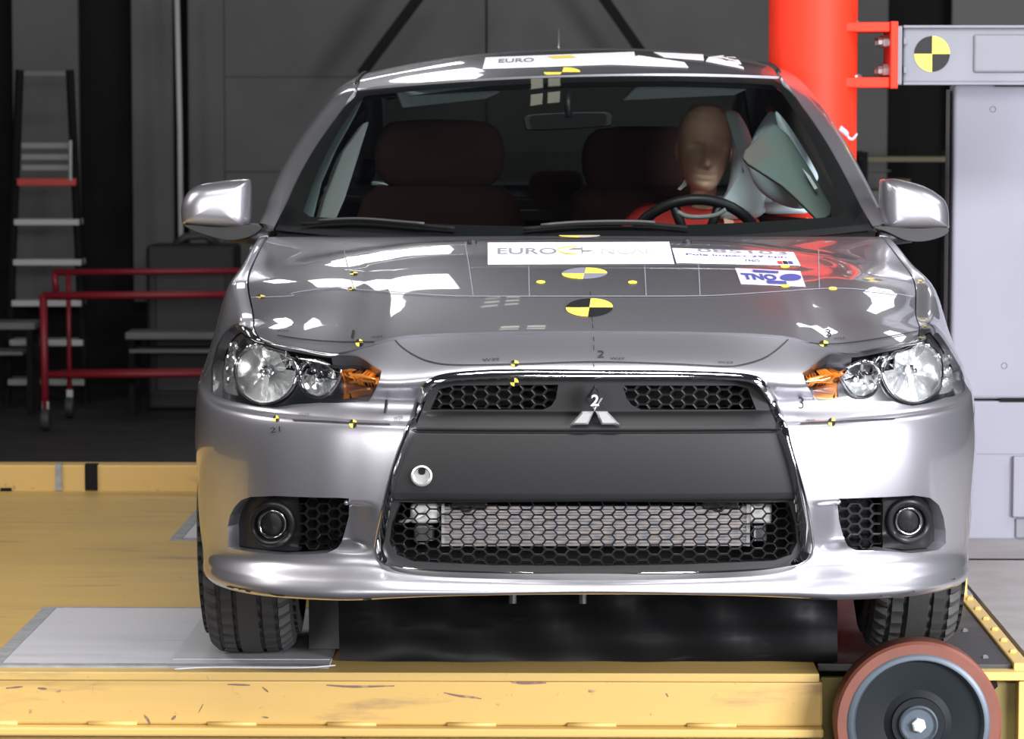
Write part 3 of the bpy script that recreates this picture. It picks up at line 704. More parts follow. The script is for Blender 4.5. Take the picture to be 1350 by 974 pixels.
# ---- fog lamps
FC = {-1: (354, 693, 27), 1: (1204, 689, 26)}
for sd in (-1, 1):
    fo = empty('fog_lamp'); fo.parent = car
    cx, cy, r = FC[sd]; hole = S_(circ(cx, cy, r * .66, r * .66), sd)
    px = np.array(FOG[sd], float); c0 = px.mean(0); big = S_(c0 + (px - c0) * 1.04, sd)
    side = np.array([(cx - 40 * sd, 640), (cx - 40 * sd, 745), (cx + 60 * sd, 745), (cx + 60 * sd, 640)], float)
    sp = S_([(cx - 36 * sd, 640), (cx - 36 * sd, 742), (cx + 70 * sd, 742), (cx + 70 * sd, 640)], sd)
    # solid outer cheek around the lamp, mesh inboard
    cheek = [p_ for p_ in (c0 + (px - c0) * (1.02, .95))]
    clip = []
    for x_, y_ in cheek:
        lim = cx - (34 if sd < 0 else -34) * -1 * (1 if sd < 0 else 1) if False else (cx + 34 if sd < 0 else cx - 34)
        clip.append((min(x_, lim) if sd < 0 else max(x_, lim), y_))
    panel('cheek', Back(.032), S_(clip, sd), [hole], M['black_plastic'], fo, (.08, .1), .02)
    rim = S_(circ(cx, cy, r, r), sd)
    MB().tube([tuple(v) for v in Back(.026).ev(rim[:, 0], rim[:, 1])], .0075, 10, closed=True).build('bezel_ring', M['black_plastic'], fo, True)
    hl3 = Back(.026).ev(hole[:, 0], hole[:, 1]); cen = hl3.mean(0)
    MB().tube([tuple(v) for v in hl3], .0035, 8, closed=True).build('lens_ring', M['chrome_dark'], fo, True)
    rows = []
    for k in range(7):
        f = k / 6; rows.append([tuple(cen + (p_ - cen) * (1 - f * .95) + np.array((0, -.012 * (1 - (1 - f) ** 2) + .008, 0))) for p_ in hl3])
    b = MB().loft(rows, closed=True); n = len(hl3); b.f.append(tuple(range(6 * n, 7 * n))); b.build('fog_lens', M['gloss_black'], fo, True)
    xs = (392, 462) if sd < 0 else (1102, 1172)
    poly = np.array(FOG[sd], float)
    b = MB(); cw, ch = 15.3, 13.6; i = 0; x = xs[0]
    hexv = [(-.667, 0), (-.333, -.5), (.333, -.5), (.667, 0), (.333, .5), (-.333, .5)]
    while x < xs[1]:
        y = 646 + (ch / 2 if i % 2 else 0)
        while y < 735:
            if inside(c0 + (poly - c0) * (1.02, .86), np.array([(x, y)]))[0]:
                q = S_([(x + hx * cw, y + hy * ch) for hx, hy in hexv] + [(x + hx * cw * .80, y + hy * ch * .80) for hx, hy in hexv], sd)
                P = Back(.038).ev(q[:, 0], q[:, 1]); P2 = Back(.05).ev(q[6:, 0], q[6:, 1])
                fs = []
                for k in range(6): fs += [(k, (k + 1) % 6, 6 + (k + 1) % 6, 6 + k), (6 + k, 6 + (k + 1) % 6, 12 + (k + 1) % 6, 12 + k)]
                b.add(list(map(tuple, P)) + list(map(tuple, P2)), fs)
            y += ch
        x += cw; i += 1
    b.build('fog_mesh', M['black_plastic'], fo)
    panel('recess_back', Back(.08), S_(c0 + (px - c0) * 1.04, sd), [], M['dark'], fo, (.12, .15), 0)
    q = S_([(456, 664) if sd < 0 else (1107, 663)], sd); c = Back(.02).ev(q[:, 0], q[:, 1])[0]
    MB().lathe([(.006, .004), (.006, 0), (.004, -.003), (.001, -.004)], c, (0, 1, 0), 12).build('bezel_screw', M['steel'], fo, auto=40)
# ---- windscreen, roof, pillars, glass
gl = panel('windscreen', WS, np.array([(-1, .01), (1, .01), (1, .985), (-1, .985)]), [], M['glass'], car, (.06, .06), 0, .0)
fri = np.array([(-.93, .10), (-.90, .075), (-.6, .075), (0, .075), (.6, .075), (.90, .075), (.93, .10), (.955, .90), (.94, .945), (.6, .955), (0, .955), (-.6, .955), (-.94, .945), (-.955, .90)])
panel('black_glass_border', WS, np.array([(-1.0, -.02), (1.0, -.02), (1.0, 1.0), (-1.0, 1.0)]), [fri], M['gloss_black'], car, (.05, .04), 0, -.004)
roof = panel('roof', RO, np.array([(-1, 0), (1, 0), (1, 1), (-1, 1)]), [], M['paint'], car, (.05, .04), .012)
panel('headliner', RO, np.array([(-1, .0), (1, .0), (1, 1), (-1, 1)]), [], M['headliner'], car, (.1, .1), 0, -.035)
for sd in (-1, 1):
    pl = panel('roof_pillar', Pillar(sd), np.array([(0, 0), (1, 0), (1, 1), (0, 1)]), [], M['paint'], car, (.08, .012), .015)
    # black channel between pillar and glass, chrome-bright roof joint
    PS = Pillar(sd); T = np.linspace(.02, .98, 60); P = PS.ev(np.full(60, .995), T, .003)
    MB().tube([tuple(v) for v in P], .007, 6).build('window_seal', M['black_plastic'], pl, True)
    T = np.linspace(.44, .8, 24); P = PS.ev(np.full(24, .02), T, .001)
    MB().tube([tuple(v) for v in P], .006, 6).build('roof_gutter', M['gloss_black'], pl, True)
    # side glass: belt line up to the pillar's lower edge
    for nm, s0, s1, t0, t1 in (('front_side_glass', 12.15, 13.70, .09, .55), ('rear_side_glass', 13.80, 15.3, .555, .84)):
        if sd > 0 and nm.startswith('front'): continue               # the driver's window has burst
        n = 24; S = np.linspace(s0, s1, n); lo = SK.ev(sd * S, np.full(n, float(TOP)), -.012); hi = PS.ev(np.full(n, .99), np.linspace(t0, t1, n), -.008)
        rows = [[tuple(lo[i] + (hi[i] - lo[i]) * f + np.array((sd * .02 * math.sin(PI * f), 0, 0))) for i in range(n)] for f in np.linspace(0, 1, 7)]
        MB().loft(rows).build(nm, M['tint'], car, True)
    b = MB(); lo = SK.ev([sd * 13.75], [float(TOP)])[0]; hi = PS.ev([.99], [.553])[0]
    d = np.array((0, .05, 0)); b.prism([lo - d, lo + d, hi + d, hi - d], (-sd * .05, 0, 0)).build('centre_pillar', M['dark'], car)
    # door inner trim below the belt
    n = 20; S = np.linspace(12.1, 15.6, n); up = SK.ev(sd * S, np.full(n, float(TOP)), -.02); rows = [[tuple(p) for p in up], [tuple(p + np.array((-sd * (.06 if sd < 0 else .015), 0, -.03))) for p in up], [tuple(np.array((p[0] - sd * (.10 if sd < 0 else .02), p[1], .35))) for p in up]]
    MB().loft(rows).build('door_trim', M['dash'], car, True)
# boot and rear window
n = 21; A = np.linspace(-1, 1, n)
tail = SK.ev(np.where(A < 0, -1, 1) * (20 - np.abs(A) * 3.6), np.full(n, float(TOP)), 0)
base = np.stack([.64 * A, 3.98 - .05 * A ** 2, 1.005 - .0 * A], 1)
MB().loft([[tuple(base[i] + (tail[i] - base[i]) * f + np.array((0, 0, .03 * math.sin(PI * f)))) for i in range(n)] for f in np.linspace(0, 1, 8)]).build('boot_lid', M['paint'], car, True)
for sd in (-1, 1):
    b = MB(); k = 14; s = np.linspace(15.2, 16.4, k); e = SK.ev(sd * s, np.full(k, float(TOP))); inn = np.stack([sd * (.752 + (.64 - .752) * np.linspace(0, 1, k)), 3.85 + .1 * np.linspace(0, 1, k), np.full(k, .995)], 1)
    b.loft([[tuple(p) for p in e], [tuple(p) for p in inn]]); b.build('rear_deck', M['paint'], car, True)
top = RO.ev(A, np.full(n, 1.0))
MB().loft([[tuple(top[i] + (base[i] - top[i]) * f + np.array((0, .03, .03)) * math.sin(PI * f)) for i in range(n)] for f in np.linspace(0, 1, 8)]).build('rear_window', M['glass'], car, True)
MB().box((0, 3.6, .93), (1.1, .6, .03)).build('parcel_shelf', M['dash'], car)
for sd in (-1, 1):
    tl = SK.ev(np.array([17.0, 17.5, 18.0, 18.5]) * sd, np.full(4, 10.5), .006); tb = SK.ev(np.array([17.0, 17.5, 18.0, 18.5]) * sd, np.full(4, 8.3), .006)
    MB().loft([[tuple(p) for p in tl], [tuple(p) for p in tb]]).build('tail_lamp', M['ink_red'], car, True)
# antenna, washer nozzles, wipers
p = loc(737, 68, 3.1); q = loc(736.5, 39, 3.16)
an = MB().tube([p - Vector((0, 0, .03)), q], [.004, .0022], 8).build('aerial', M['steel'], car, True)
MB().lathe([(.016, -.02), (.014, .0), (.006, .01)], p, (0, 0, 1), 14).build('aerial_base', M['black_plastic'], an, auto=40)
for px, py in ((622.5, 321), (906, 320)):
    t = HD.inv([(px, py)])[0]; c = HD.ev([t[0]], [t[1]])[0]
    MB().lathe([(.011, -.004), (.011, .004), (.007, .009), (.002, .010)], c, (0, 0, 1), 16).build('washer_nozzle', M['black_plastic'], car, auto=40)
for pts in (((905, 305), (840, 300), (760, 301), (690, 307)), ((600, 306), (540, 301), (470, 296), (400, 300))):
    q = WS.inv([pt for pt in pts], tr=(-.1, 1)); P = catmull(WS.ev(q[:, 0], q[:, 1], .012), 6)
    w = MB().tube([tuple(v) for v in P], .0045, 8).build('wiper', M['dark'], car, True)
    q2 = P + np.array((0, -.012, .006)); MB().tube([tuple(v) for v in q2[4:-2]], .0035, 6).build('wiper_blade', M['rubber'], w, True)
# cowl
n = 25; A = np.linspace(-.98, .98, n); h_ = HD.ev(A, np.full(n, 1.0)); w_ = WS.ev(A, np.full(n, .02))
MB().loft([[tuple(p + np.array((0, -.01, -.012))) for p in h_], [tuple(p + np.array((0, .02, -.012))) for p in h_], [tuple(p + np.array((0, .03, -.004))) for p in w_]]).build('scuttle', M['black_plastic'], car, True)
# ---- door mirrors (swept housings in the car frame)
MIR = {-1: dict(out=[(239, 281), (240, 268), (247, 254), (257, 246), (271, 241.5), (300, 237.5), (324, 236), (330, 240), (330.5, 265), (329.5, 290), (326, 297), (319, 300.5), (285, 299.5), (244, 296), (240, 290)], base=(305, 309), foot=(352, 296)),
       1: dict(out=[(1163, 239), (1170, 236), (1184, 236), (1217.6, 245), (1240, 259), (1247, 268), (1250, 279), (1250.5, 295), (1248, 301), (1215, 302), (1180, 302), (1168, 300.5), (1164, 295), (1162, 265)], base=(1200, 310), foot=(1150, 292))}
for sd in (-1, 1):
    D = MIR[sd]; out = smooth_loop(D['out'], 4); y0 = 1.62
    P = np.array([tuple(loc(a, b_, y0)) for a, b_ in out]); cen = P.mean(0)
    mr = empty('door_mirror'); mr.parent = car
    rows = []
    for k in range(11):                                              # rounded front shell, open at the back
        f = k / 10; an = f * PI / 2
        rr = math.cos(an * .985); dy = -.062 * math.sin(an)
        pinch = 1.0
        rows.append([tuple(cen + (p_ - cen) * (rr ** .55) + np.array((0, dy + .07 * 0, 0))) for p_ in P])
    back = [tuple(p_ * np.array((1, 1, 1)) + np.array((0, .075, 0))) for p_ in (cen + (P - cen) * .97)]
    b = MB().loft([back] + rows, closed=True); n = len(P); N_ = len(rows) + 1
    b.f.append(tuple(range((N_ - 1) * n, N_ * n)))
    b.build('mirror_shell', M['paint'], mr, auto=60)
    MB().prism([tuple(cen + (p_ - cen) * .93 + np.array((0, .06, 0))) for p_ in P], (0, .01, 0)).build('mirror_glass', M['chrome'], mr)
    # dark under-tray and foot to the door
    low = smooth_loop([(243, 296), (262, 307), (300, 317), (330, 312), (345, 300), (330, 296), (290, 299)] if sd < 0 else [(1248, 300), (1246, 310), (1220, 318), (1195, 317), (1170, 306), (1152, 300), (1165, 298), (1205, 301)], 4)
    Q = [loc(a, b_, y0 - .035) for a, b_ in low]
    MB().prism(Q, (0, .10, 0)).build('mirror_foot', M['black_plastic'], mr, bevel=.01, seg=3, auto=50)
    a = loc(*D['base'], y0 + .02); c = SK.ev([sd * 12.0], [11.9], -.01)[0]
    MB().tube([a, (a + Vector(c)) / 2, Vector(c)], .02, 10).build('mirror_arm', M['black_plastic'], mr, True)
# ---- wheels
def wheel(cx, cy, yaw, sd):
    w = empty('wheel', (cx, cy, .3215)); w.parent = car; w.rotation_euler = (0, 0, yaw)
    Rr = .316; half = .1075; pr = []                                 # tread profile: five ribs, four grooves
    xs = [-half, -.100, -.094, -.078, -.070, -.068, -.060, -.058, -.034, -.032, -.024, -.022, .0, .022, .024, .032, .034, .058, .060, .068, .070, .078, .094, .100, half]
    NSEG = 150; V = []; F = []
    def rad(x):
        ax = abs(x)
        if ax > .099: return Rr - .045
        if ax > .09: return Rr - .020
        if ax > .074: return Rr - .0055
        return Rr - .002 * (ax / .07) ** 2
    gro = {.060: 1, .068: 1, .024: 1, .032: 1}
    prof = [(-.085, .205), (-.1, .215), (-.112, .245)] + [(x, rad(x) - (.008 if round(abs(x), 3) in gro else 0)) for x in xs] + [(.112, .245), (.1, .215), (.085, .205)]
    n = len(prof)
    for j in range(NSEG):
        a = 2 * PI * j / NSEG
        for x, r_ in prof:
            ph = j + (2 if abs(x) < .05 else 0)
            if abs(x) >= .069 and abs(x) <= .101 and j % 3 == 0: r_ -= .011
            if .03 < abs(x) < .06 and ph % 3 == 1: r_ -= .006
            V.append((x, r_ * math.cos(a), r_ * math.sin(a)))
    for j in range(NSEG):
        for k in range(n - 1): F.append((j * n + k, j * n + k + 1, ((j + 1) % NSEG) * n + k + 1, ((j + 1) % NSEG) * n + k))
    b = MB(); b.v = V; b.f = F; b.build('tyre', M['rubber'], w, auto=28)
    rim = MB().lathe([(.207, -.09), (.212, -.085), (.198, -.075), (.19, 0), (.198, .075), (.212, .085), (.207, .09)], (0, 0, 0), (1, 0, 0), 48, cap=False).build('rim', M['alloy'], w, auto=40)
    b = MB()
    for k in range(5):
        a = 2 * PI * k / 5; u = Vector((0, math.cos(a), math.sin(a))); t = Vector((0, -math.sin(a), math.cos(a)))
        for q in (-1, 1):
            o0 = u * .05 + t * .012 * q; o1 = u * .195 + t * .04 * q
            b.prism([o0 - t * .012, o0 + t * .012, o1 + t * .014, o1 - t * .014], (.022, 0, 0))
    b.lathe([(.06, 0), (.06, .03), (.03, .036)], (0, 0, 0), (1, 0, 0), 24)
    for v in range(len(b.v)): b.v[v] = ((b.v[v][0] + .05) * sd, b.v[v][1], b.v[v][2])
    b.build('spoke', M['alloy'], rim, bevel=.004)
    MB().lathe([(.15, -.008), (.15, .008)], (-.01 * sd, 0, 0), (1, 0, 0), 40).build('brake_disc', M['steel'], w, auto=40)
for cx, cy, yw, sd in ((-.757, .93, 0, -1), (.757, .93, R(-1.5), 1), (-.757, 3.565, 0, -1), (.757, 3.565, 0, 1)):
    wheel(cx, cy, yw, sd)
    k = 15; b = MB(); rows = []
    for a in np.linspace(-.1, PI + .1, k):
        y = cy + .37 * math.cos(a); z = .316 + .36 * math.sin(a); rows.append([(sd * .50, y, z), (sd * .835, y, z)])
    b.loft(rows); b.build('arch_liner', M['dark'], car, True)
    MB().box((sd * .50, cy, .475), (.01, .74, .5)).build('arch_wall', M['dark'], car)
# lower arm and grey block seen inboard of the tyre
MB().tube([(-.64, .93, .31), (-.45, .95, .30)], .022, 10).build('drive_shaft', M['steel'], car, True)
MB().tube([(.64, .93, .31), (.45, .95, .30)], .022, 10).build('drive_shaft', M['steel'], car, True)
# ---- cabin
MB().loft([[(x, 1.28 + .30 * abs(x / .72) ** 2 + dy, .935 + dz - .02 * abs(x)) for x in np.linspace(-.72, .72, 21)] for dy, dz in ((0, .0), (.2, .025), (.38, .02), (.44, -.03), (.44, -.3))]).build('dashboard', M['dash'], car, True)
def seat(cx, cy, top, w, name='front_seat', tilt=.22, m='seat'):
    s = empty(name, (cx, cy, .3)); s.parent = car
    def pad(nm, c, d, rx, bev):
        MB().box(c, d, Euler((rx, 0, 0)).to_matrix()).build(nm, M[m], s, True, bevel=bev, seg=5)
    pad('seat_cushion', (0, -.20, .12), (w, .5, .16), .1, .06)
    b = MB(); rows = []
    for z, hw, hd in ((.12, .50, .07), (.2, .52, .085), (.4, .53, .09), (.58, .52, .08), (.70, .44, .07), (.735, .36, .05)):
        y = .08 + z * tilt; hh = w * hw * .96
        rows.append([(hh * math.copysign(abs(math.cos(t)) ** .35, math.cos(t)), y + hd * math.copysign(abs(math.sin(t)) ** .5, math.sin(t)), z) for t in np.linspace(0, 2 * PI, 28, endpoint=False)])
    b.loft(rows, closed=True); b.f.append(tuple(range(5 * 28, 6 * 28))); b.build('backrest', M[m], s, True)
    z = top - .3; y = .08 + .72 * tilt; rows = []
    for k in range(9):
        an = -PI / 2 + PI * k / 8; rr = max(.03, math.cos(an)) ** .3
        rows.append([(w * .36 * rr * math.copysign(abs(math.cos(t)) ** .4, math.cos(t)), y + .05 * rr * math.sin(t), z - .10 + .10 * math.sin(an)) for t in np.linspace(0, 2 * PI, 24, endpoint=False)])
    b = MB().loft(rows, closed=True); b.f += [tuple(range(24)), tuple(range(8 * 24, 9 * 24))]; b.build('headrest', M[m], s, True)
    for x in (-.06, .06): MB().tube([(x, y - .01, .68), (x, y, z - .1)], .007, 8).build('headrest_post', M['steel'], s, True)
seat(-.355, 2.50, 1.225, .52)
seat(.235, 2.62, 1.205, .50)
b = MB().box((0, 3.2, .45), (1.2, .5, .2)).build('rear_bench', M['seat'], car, True, bevel=.06, seg=4)
MB().box((0, 3.42, .72), (1.2, .16, .52), Euler((-.3, 0, 0)).to_matrix()).build('bench_back', M['seat'], b, True, bevel=.06, seg=4)
for x, hw, z in ((-.005, .17, 1.005), (-.42, .14, 1.0), (.42, .14, 1.0)):
    MB().box((x, 3.5, z), (hw * 1.0, .1, .12)).build('rear_headrest', M['seat'], b, True, bevel=.04, seg=4)
MB().box((0, 2.3, .42), (.16, 1.0, .24)).build('centre_console', M['dash'], car, bevel=.03, seg=3)
MB().box((-.11, 2.6, .31), (1.22, 2.4, .04)).build('cabin_floor', M['dark'], car)
# rear-view mirror and sun visors
p = loc(750, 160, 1.98); q = [loc(a, b_, 1.96) for a, b_ in smooth_loop([(692, 153), (720, 149), (790, 147), (806, 150), (807, 160), (800, 167), (740, 171), (698, 172), (692, 166)], 4)]
im = MB().prism(q, (0, .03, 0)).build('inner_mirror', M['black_plastic'], car, bevel=.006, auto=40)
cen = sum(q, Vector()) / len(q)
MB().prism([cen + (v - cen) * .86 + Vector((0, -.002, 0)) for v in q], (0, .004, 0)).build('mirror_back', M['dark'], im)
MB().tube([cen + Vector((0, .0, .01)), Vector((cen.x, 1.99, 1.31))], .01, 8).build('mirror_stalk', M['black_plastic'], im, True)
for pts in ([(520, 118), (640, 110), (660, 122), (640, 131), (530, 143)], [(842, 110), (985, 118), (968, 126), (820, 133)]):
    v = [loc(a, b_, 2.12) for a, b_ in pts]; MB().prism(v, (0, .02, .004)).build('sun_visor', M['headliner'], car, bevel=.005)
# inner linings of the windscreen pillars
for pts, m in (([(395, 280), (400, 262), (430, 195), (462, 140), (480, 128), (470, 150), (445, 195), (425, 240), (413, 290), (402, 290)], 'trim_green'), ([(420, 292), (428, 262), (452, 200), (480, 162), (487, 160), (470, 215), (455, 262), (441, 294)], 'trim_grey')):
    v = [loc(a, b_, 1.78 + (285 - b_) * .0026) for a, b_ in pts]; MB().prism(v, (-.015, .05, -.01)).build('pillar_lining', M[m], car, bevel=.004)
pb = [(1080, 292), (1095, 283), (1097, 272), (1072, 228), (1040, 178), (1022, 163), (1008, 172), (982, 198), (979, 208), (986, 216), (1030, 244), (1050, 262)]
v = [loc(a, b_, 1.86 + (285 - b_) * .0022) for a, b_ in pb]
MB().prism(v, (.0, .03, -.006)).build('pillar_lining', mat('broken_trim', (.16, .22, .21), .7, var=(5, (.20, .19, .18), .45, .6)), car, bevel=.006)['label'] = 'broken grey pillar lining sprung loose'
v = [loc(a, b_, 2.02 + (285 - b_) * .0022) for a, b_ in [(1132, 302), (1120, 264), (1088, 195), (1050, 134), (1016, 112), (1008, 124), (1030, 160), (1062, 212), (1090, 262), (1098, 300)]]
MB().prism(v, (.0, .05, -.006)).build('pillar_lining', M['dash'], car, bevel=.004)
MB().prism([loc(a, b_, 1.90 + (250 - b_) * .002) for a, b_ in ((1058, 222), (1068, 232), (1078, 248), (1074, 250))], (0, .01, 0)).build('trim_clip', M['white'], car)
# curtain airbag: pale billows between head and door
def billow(outl, y0, puff, nm):
    o = smooth_loop(outl, 5); P = np.array([tuple(loc(a, b_, y0)) for a, b_ in o]); c = P.mean(0); rows = []
    for sgn in (1, -1):
        rr = []
        for k in range(7):
            f = k / 6; rr.append([tuple(c + (p_ - c) * math.cos(f * PI / 2 * .97) + np.array((0, -sgn * puff * math.sin(f * PI / 2), 0))) for p_ in P])
        rows.append(rr)
    b = MB(); b.loft(rows[0][::-1] + rows[1][1:], closed=True); return b.build(nm, M['bag'], bagp, True)
bagp = empty('curtain_airbag'); bagp.parent = car; bagp['label'] = 'inflated pale blue curtain airbag'
billow([(942, 284), (958, 252), (964, 215), (964, 180), (956, 148), (972, 148), (986, 170), (998, 205), (1008, 240), (1014, 268), (1000, 286), (970, 290)], 2.42, .05, 'airbag_cell')
billow([(985, 215), (993, 180), (1012, 150), (1022, 150), (1034, 172), (1060, 215), (1080, 262), (1060, 275), (1030, 270), (1000, 250)], 2.28, .05, 'airbag_cell')
billow([(1022, 150), (1036, 160), (1062, 200), (1086, 245), (1100, 278), (1088, 290), (1070, 262), (1040, 212)], 2.15, .03, 'airbag_cell')
billow([(975, 262), (990, 240), (1030, 250), (1066, 278), (1040, 282), (1005, 280)], 2.45, .06, 'airbag_cell')
# steering wheel
sw = empty('steering_wheel', tuple(loc(916, 342, 1.98))); sw.parent = car; sw.rotation_euler = (R(-62), 0, 0)
MB().tube([(.182 * math.cos(t), .182 * math.sin(t), 0) for t in np.linspace(0, 2 * PI, 48, endpoint=False)], .0145, 10, closed=True).build('rim', M['black_plastic'], sw, True)
MB().lathe([(.06, .0), (.065, -.02), (.05, -.05), (.03, -.2)], (0, 0, 0), (0, 0, 1), 24).build('hub', M['black_plastic'], sw, auto=40)
for a in (R(180), R(0), R(250), R(290)): MB().tube([(.05 * math.cos(a), .05 * math.sin(a), -.02), (.175 * math.cos(a), .175 * math.sin(a), 0)], .013, 8).build('spoke', M['black_plastic'], sw, True)
P = [tuple(loc(a, b_, 1.74)) for a, b_ in ((893, 279), (905, 285), (925, 286), (945, 283), (957, 276))]
MB().tube(catmull(P, 4), .006, 8).build('gauge_hood', M['trim_grey'], car, True)
# ---- stickers, targets and pen marks on the body
def bil(q, u, v):
    q = np.array(q, float); u = np.asarray(u)[:, None]; v = np.asarray(v)[:, None]
    return (q[0] * (1 - u) + q[1] * u) * (1 - v) + (q[3] * (1 - u) + q[2] * u) * v      # TL TR BR BL
def decal(name, surf, q, m, parent, nu=14, nv=4, off=.0015, **k):
    u, v = [a.ravel() for a in np.meshgrid(np.linspace(0, 1, nu), np.linspace(0, 1, nv), indexing='ij')]
    st = surf.inv(bil(q, u, v), **k); P = surf.ev(st[:, 0], st[:, 1], off); N = surf.nrm(st[:, 0], st[:, 1])
    F = [(i * nv + j, (i + 1) * nv + j, (i + 1) * nv + j + 1, i * nv + j + 1) for i in range(nu - 1) for j in range(nv - 1)]
    F = [f if np.dot(np.cross(P[f[1]] - P[f[0]], P[f[2]] - P[f[1]]), N[f[0]]) > 0 else f[::-1] for f in F]
    return mesh_out(name, P, F, N, m, parent)
def text_mesh(body, bold=0.0):
    cu = bpy.data.curves.new('lettering', 'FONT'); cu.body = body; cu.size = 1; cu.offset = bold; cu.resolution_u = 3; cu.align_x = 'LEFT'
    o = bpy.data.objects.new('lettering', cu); me = bpy.data.meshes.new_from_object(o)
    V = np.array([tuple(v.co) for v in me.vertices]); F = [tuple(p.vertices) for p in me.polygons]
    bpy.data.objects.remove(o); bpy.data.curves.remove(cu); bpy.data.meshes.remove(me); return V, F
def text_on(surf, body, q, m, parent, off=.0024, bold=0.012, name='lettering', **k):
    V, F = text_mesh(body, bold); lo = V.min(0); hi = V.max(0)
    u = (V[:, 0] - lo[0]) / (hi[0] - lo[0]); v = 1 - (V[:, 1] - lo[1]) / (hi[1] - lo[1])
    st = surf.inv(bil(q, u, v), **k); P = surf.ev(st[:, 0], st[:, 1], off); N = surf.nrm(st[:, 0], st[:, 1])
    return mesh_out(name, P, F, N, m, parent)
def target(surf, cx, cy, rx, ry, parent, dark='black_vinyl', off=.0016, name='target_sticker', skew=0.0, **k):
    n = 8; V = []; F = []; mi = []
    px = []
    for s in range(4):
        b0 = len(px); px.append((cx, cy))
        for i in range(n + 1):
            a = PI / 2 * (s + i / n); px.append((cx + rx * math.cos(a) + skew * math.sin(a), cy - ry * math.sin(a)))
        for i in range(n): F.append((b0, b0 + 1 + i, b0 + 2 + i)); mi.append(0 if s % 2 == 0 else 1)
    st = surf.inv(px, **k); P = surf.ev(st[:, 0], st[:, 1], off); N = surf.nrm(st[:, 0], st[:, 1])
    o = mesh_out(name, P, F, N, M['yellow_vinyl'], parent); o.data.materials.append(M[dark])
    o.data.polygons.foreach_set('material_index', mi); return o
def ink(surf, pts, parent, w=1.3, m='ink', name='ink_line', n=6, off=.0022, **k):
    P = catmull(pts, n); d = np.gradient(P, axis=0); d /= np.maximum(np.linalg.norm(d, axis=1, keepdims=True), 1e-9)
    nn = np.stack([-d[:, 1], d[:, 0]], 1) * w / 2
    st = surf.inv(np.concatenate([P + nn, P - nn]), **k); V = surf.ev(st[:, 0], st[:, 1], off); N = surf.nrm(st[:, 0], st[:, 1]); c = len(P)
    return mesh_out(name, V, [(i, i + 1, c + i + 1, c + i) for i in range(c - 1)], N, M[m], parent)
# big white sticker with the test programme's name
s1 = decal('white_sticker', HD, [(643, 320.5), (882, 319.5), (889, 348.5), (643, 349.5)], M['white'], hood, 24, 5)
text_on(HD, 'EURO', [(656, 328), (734, 328), (734, 336), (656, 336)], M['ink_grey'], s1)
text_on(HD, 'NCAP', [(792, 328), (862, 328), (864, 336), (793, 336)], M['grey_vinyl'], s1)
text_on(HD, 'FOR SAFER CARS', [(714, 322.6), (788, 322), (789, 325), (715, 326)], M['ink_pale'], s1, bold=0)
text_on(HD, 'www.euroncap.com', [(680, 338), (768, 338), (769, 341), (680, 341)], M['ink_pale'], s1, bold=0)
ink(HD, [(760, 336), (745, 335), (735, 331), (742, 327.5), (760, 326.5)], s1, 1.4, 'yellow_vinyl', 'round_logo', off=.003)
for pts in ([(748, 330.5), (757, 328.2), (766, 328.4), (766, 330.6)], [(766, 331), (784, 331.5), (776, 333.2), (768, 333)]):
    decal('round_logo', HD, pts, M['ink_grey'], s1, 4, 3, .003)
decal('round_logo', HD, [(766, 326.4), (767.6, 326.4), (768.4, 336), (766.8, 336)], M['ink_grey'], s1, 2, 4, .0032)
s2 = decal('test_number_sticker', HD, [(886, 327.5), (1046, 333), (1051, 342.5), (889, 338)], M['lilac_vinyl'], hood, 16, 3, .0014)
decal('white_strip', HD, [(889, 338), (1051, 342.5), (1055.5, 351), (892, 347.5)], M['white'], s2, 16, 3, .0014)
text_on(HD, '085103', [(918, 328.6), (1036, 332.6), (1039, 337), (920, 333)], M['ink_grey'], s2)
text_on(HD, 'Pole impact 29 kph', [(904, 335), (1036, 339), (1037, 342), (905, 338)], M['ink_blue'], s2)
text_on(HD, 'automotive', [(914, 342), (968, 343.4), (969, 346), (915, 344.6)], M['ink_pale'], s2)
text_on(HD, 'TNO', [(980, 343), (1001, 343.6), (1002, 346.6), (981, 346)], M['ink_blue'], s2)
for x, m in ((1024, 'ink_red'), (1031, 'ink'), (1038, 'ink_blue')): decal('sticker_logo', HD, [(x, 345.5), (x + 6, 345.7), (x + 8, 349.6), (x + 2, 349.4)], M[m], s2, 3, 3, .003)
s3 = decal('grey_sticker', HD, [(969, 354), (1055, 358), (1062, 379), (977, 375.5)], M['grey_vinyl'], hood, 8, 4)
text_on(HD, 'TNO', [(976, 361), (1022, 363), (1025, 371), (980, 369.5)], M['ink_blue'], s3, bold=.05)
decal('sticker_logo', HD, [(992, 357), (1026, 359), (1026, 361.5), (993, 360)], M['ink_blue'], s3, 6, 2, .003)
decal('sticker_logo', HD, [(1010, 371), (1036, 372), (1037, 376), (1012, 375)], M['ink_blue'], s3, 6, 2, .003)
V = circ(1042, 367, 14, 4.5, 24); st = HD.inv(V); P = HD.ev(st[:, 0], st[:, 1], .003); mesh_out('sticker_logo', P, [tuple(range(24))[::-1]], HD.nrm(st[:, 0], st[:, 1]), M['ink_blue'], s3)
target(HD, 777, 406, 31, 12, hood, skew=2); target(HD, 770.5, 361, 30, 7.6, hood, 'slate_vinyl', skew=2); target(HD, 764, 311.2, 27, 2.6, hood, 'grey_vinyl')
for cx, cy in ((713, 372.5), (834, 372.8), (1035, 352), (1035, 377.5), (344, 391.5), (466, 361), (464, 381), (1098, 381)): target(HD, cx, cy, 6, 2.2, hood, 'yellow_vinyl' if cx > 700 else 'black_vinyl', name='small_target')
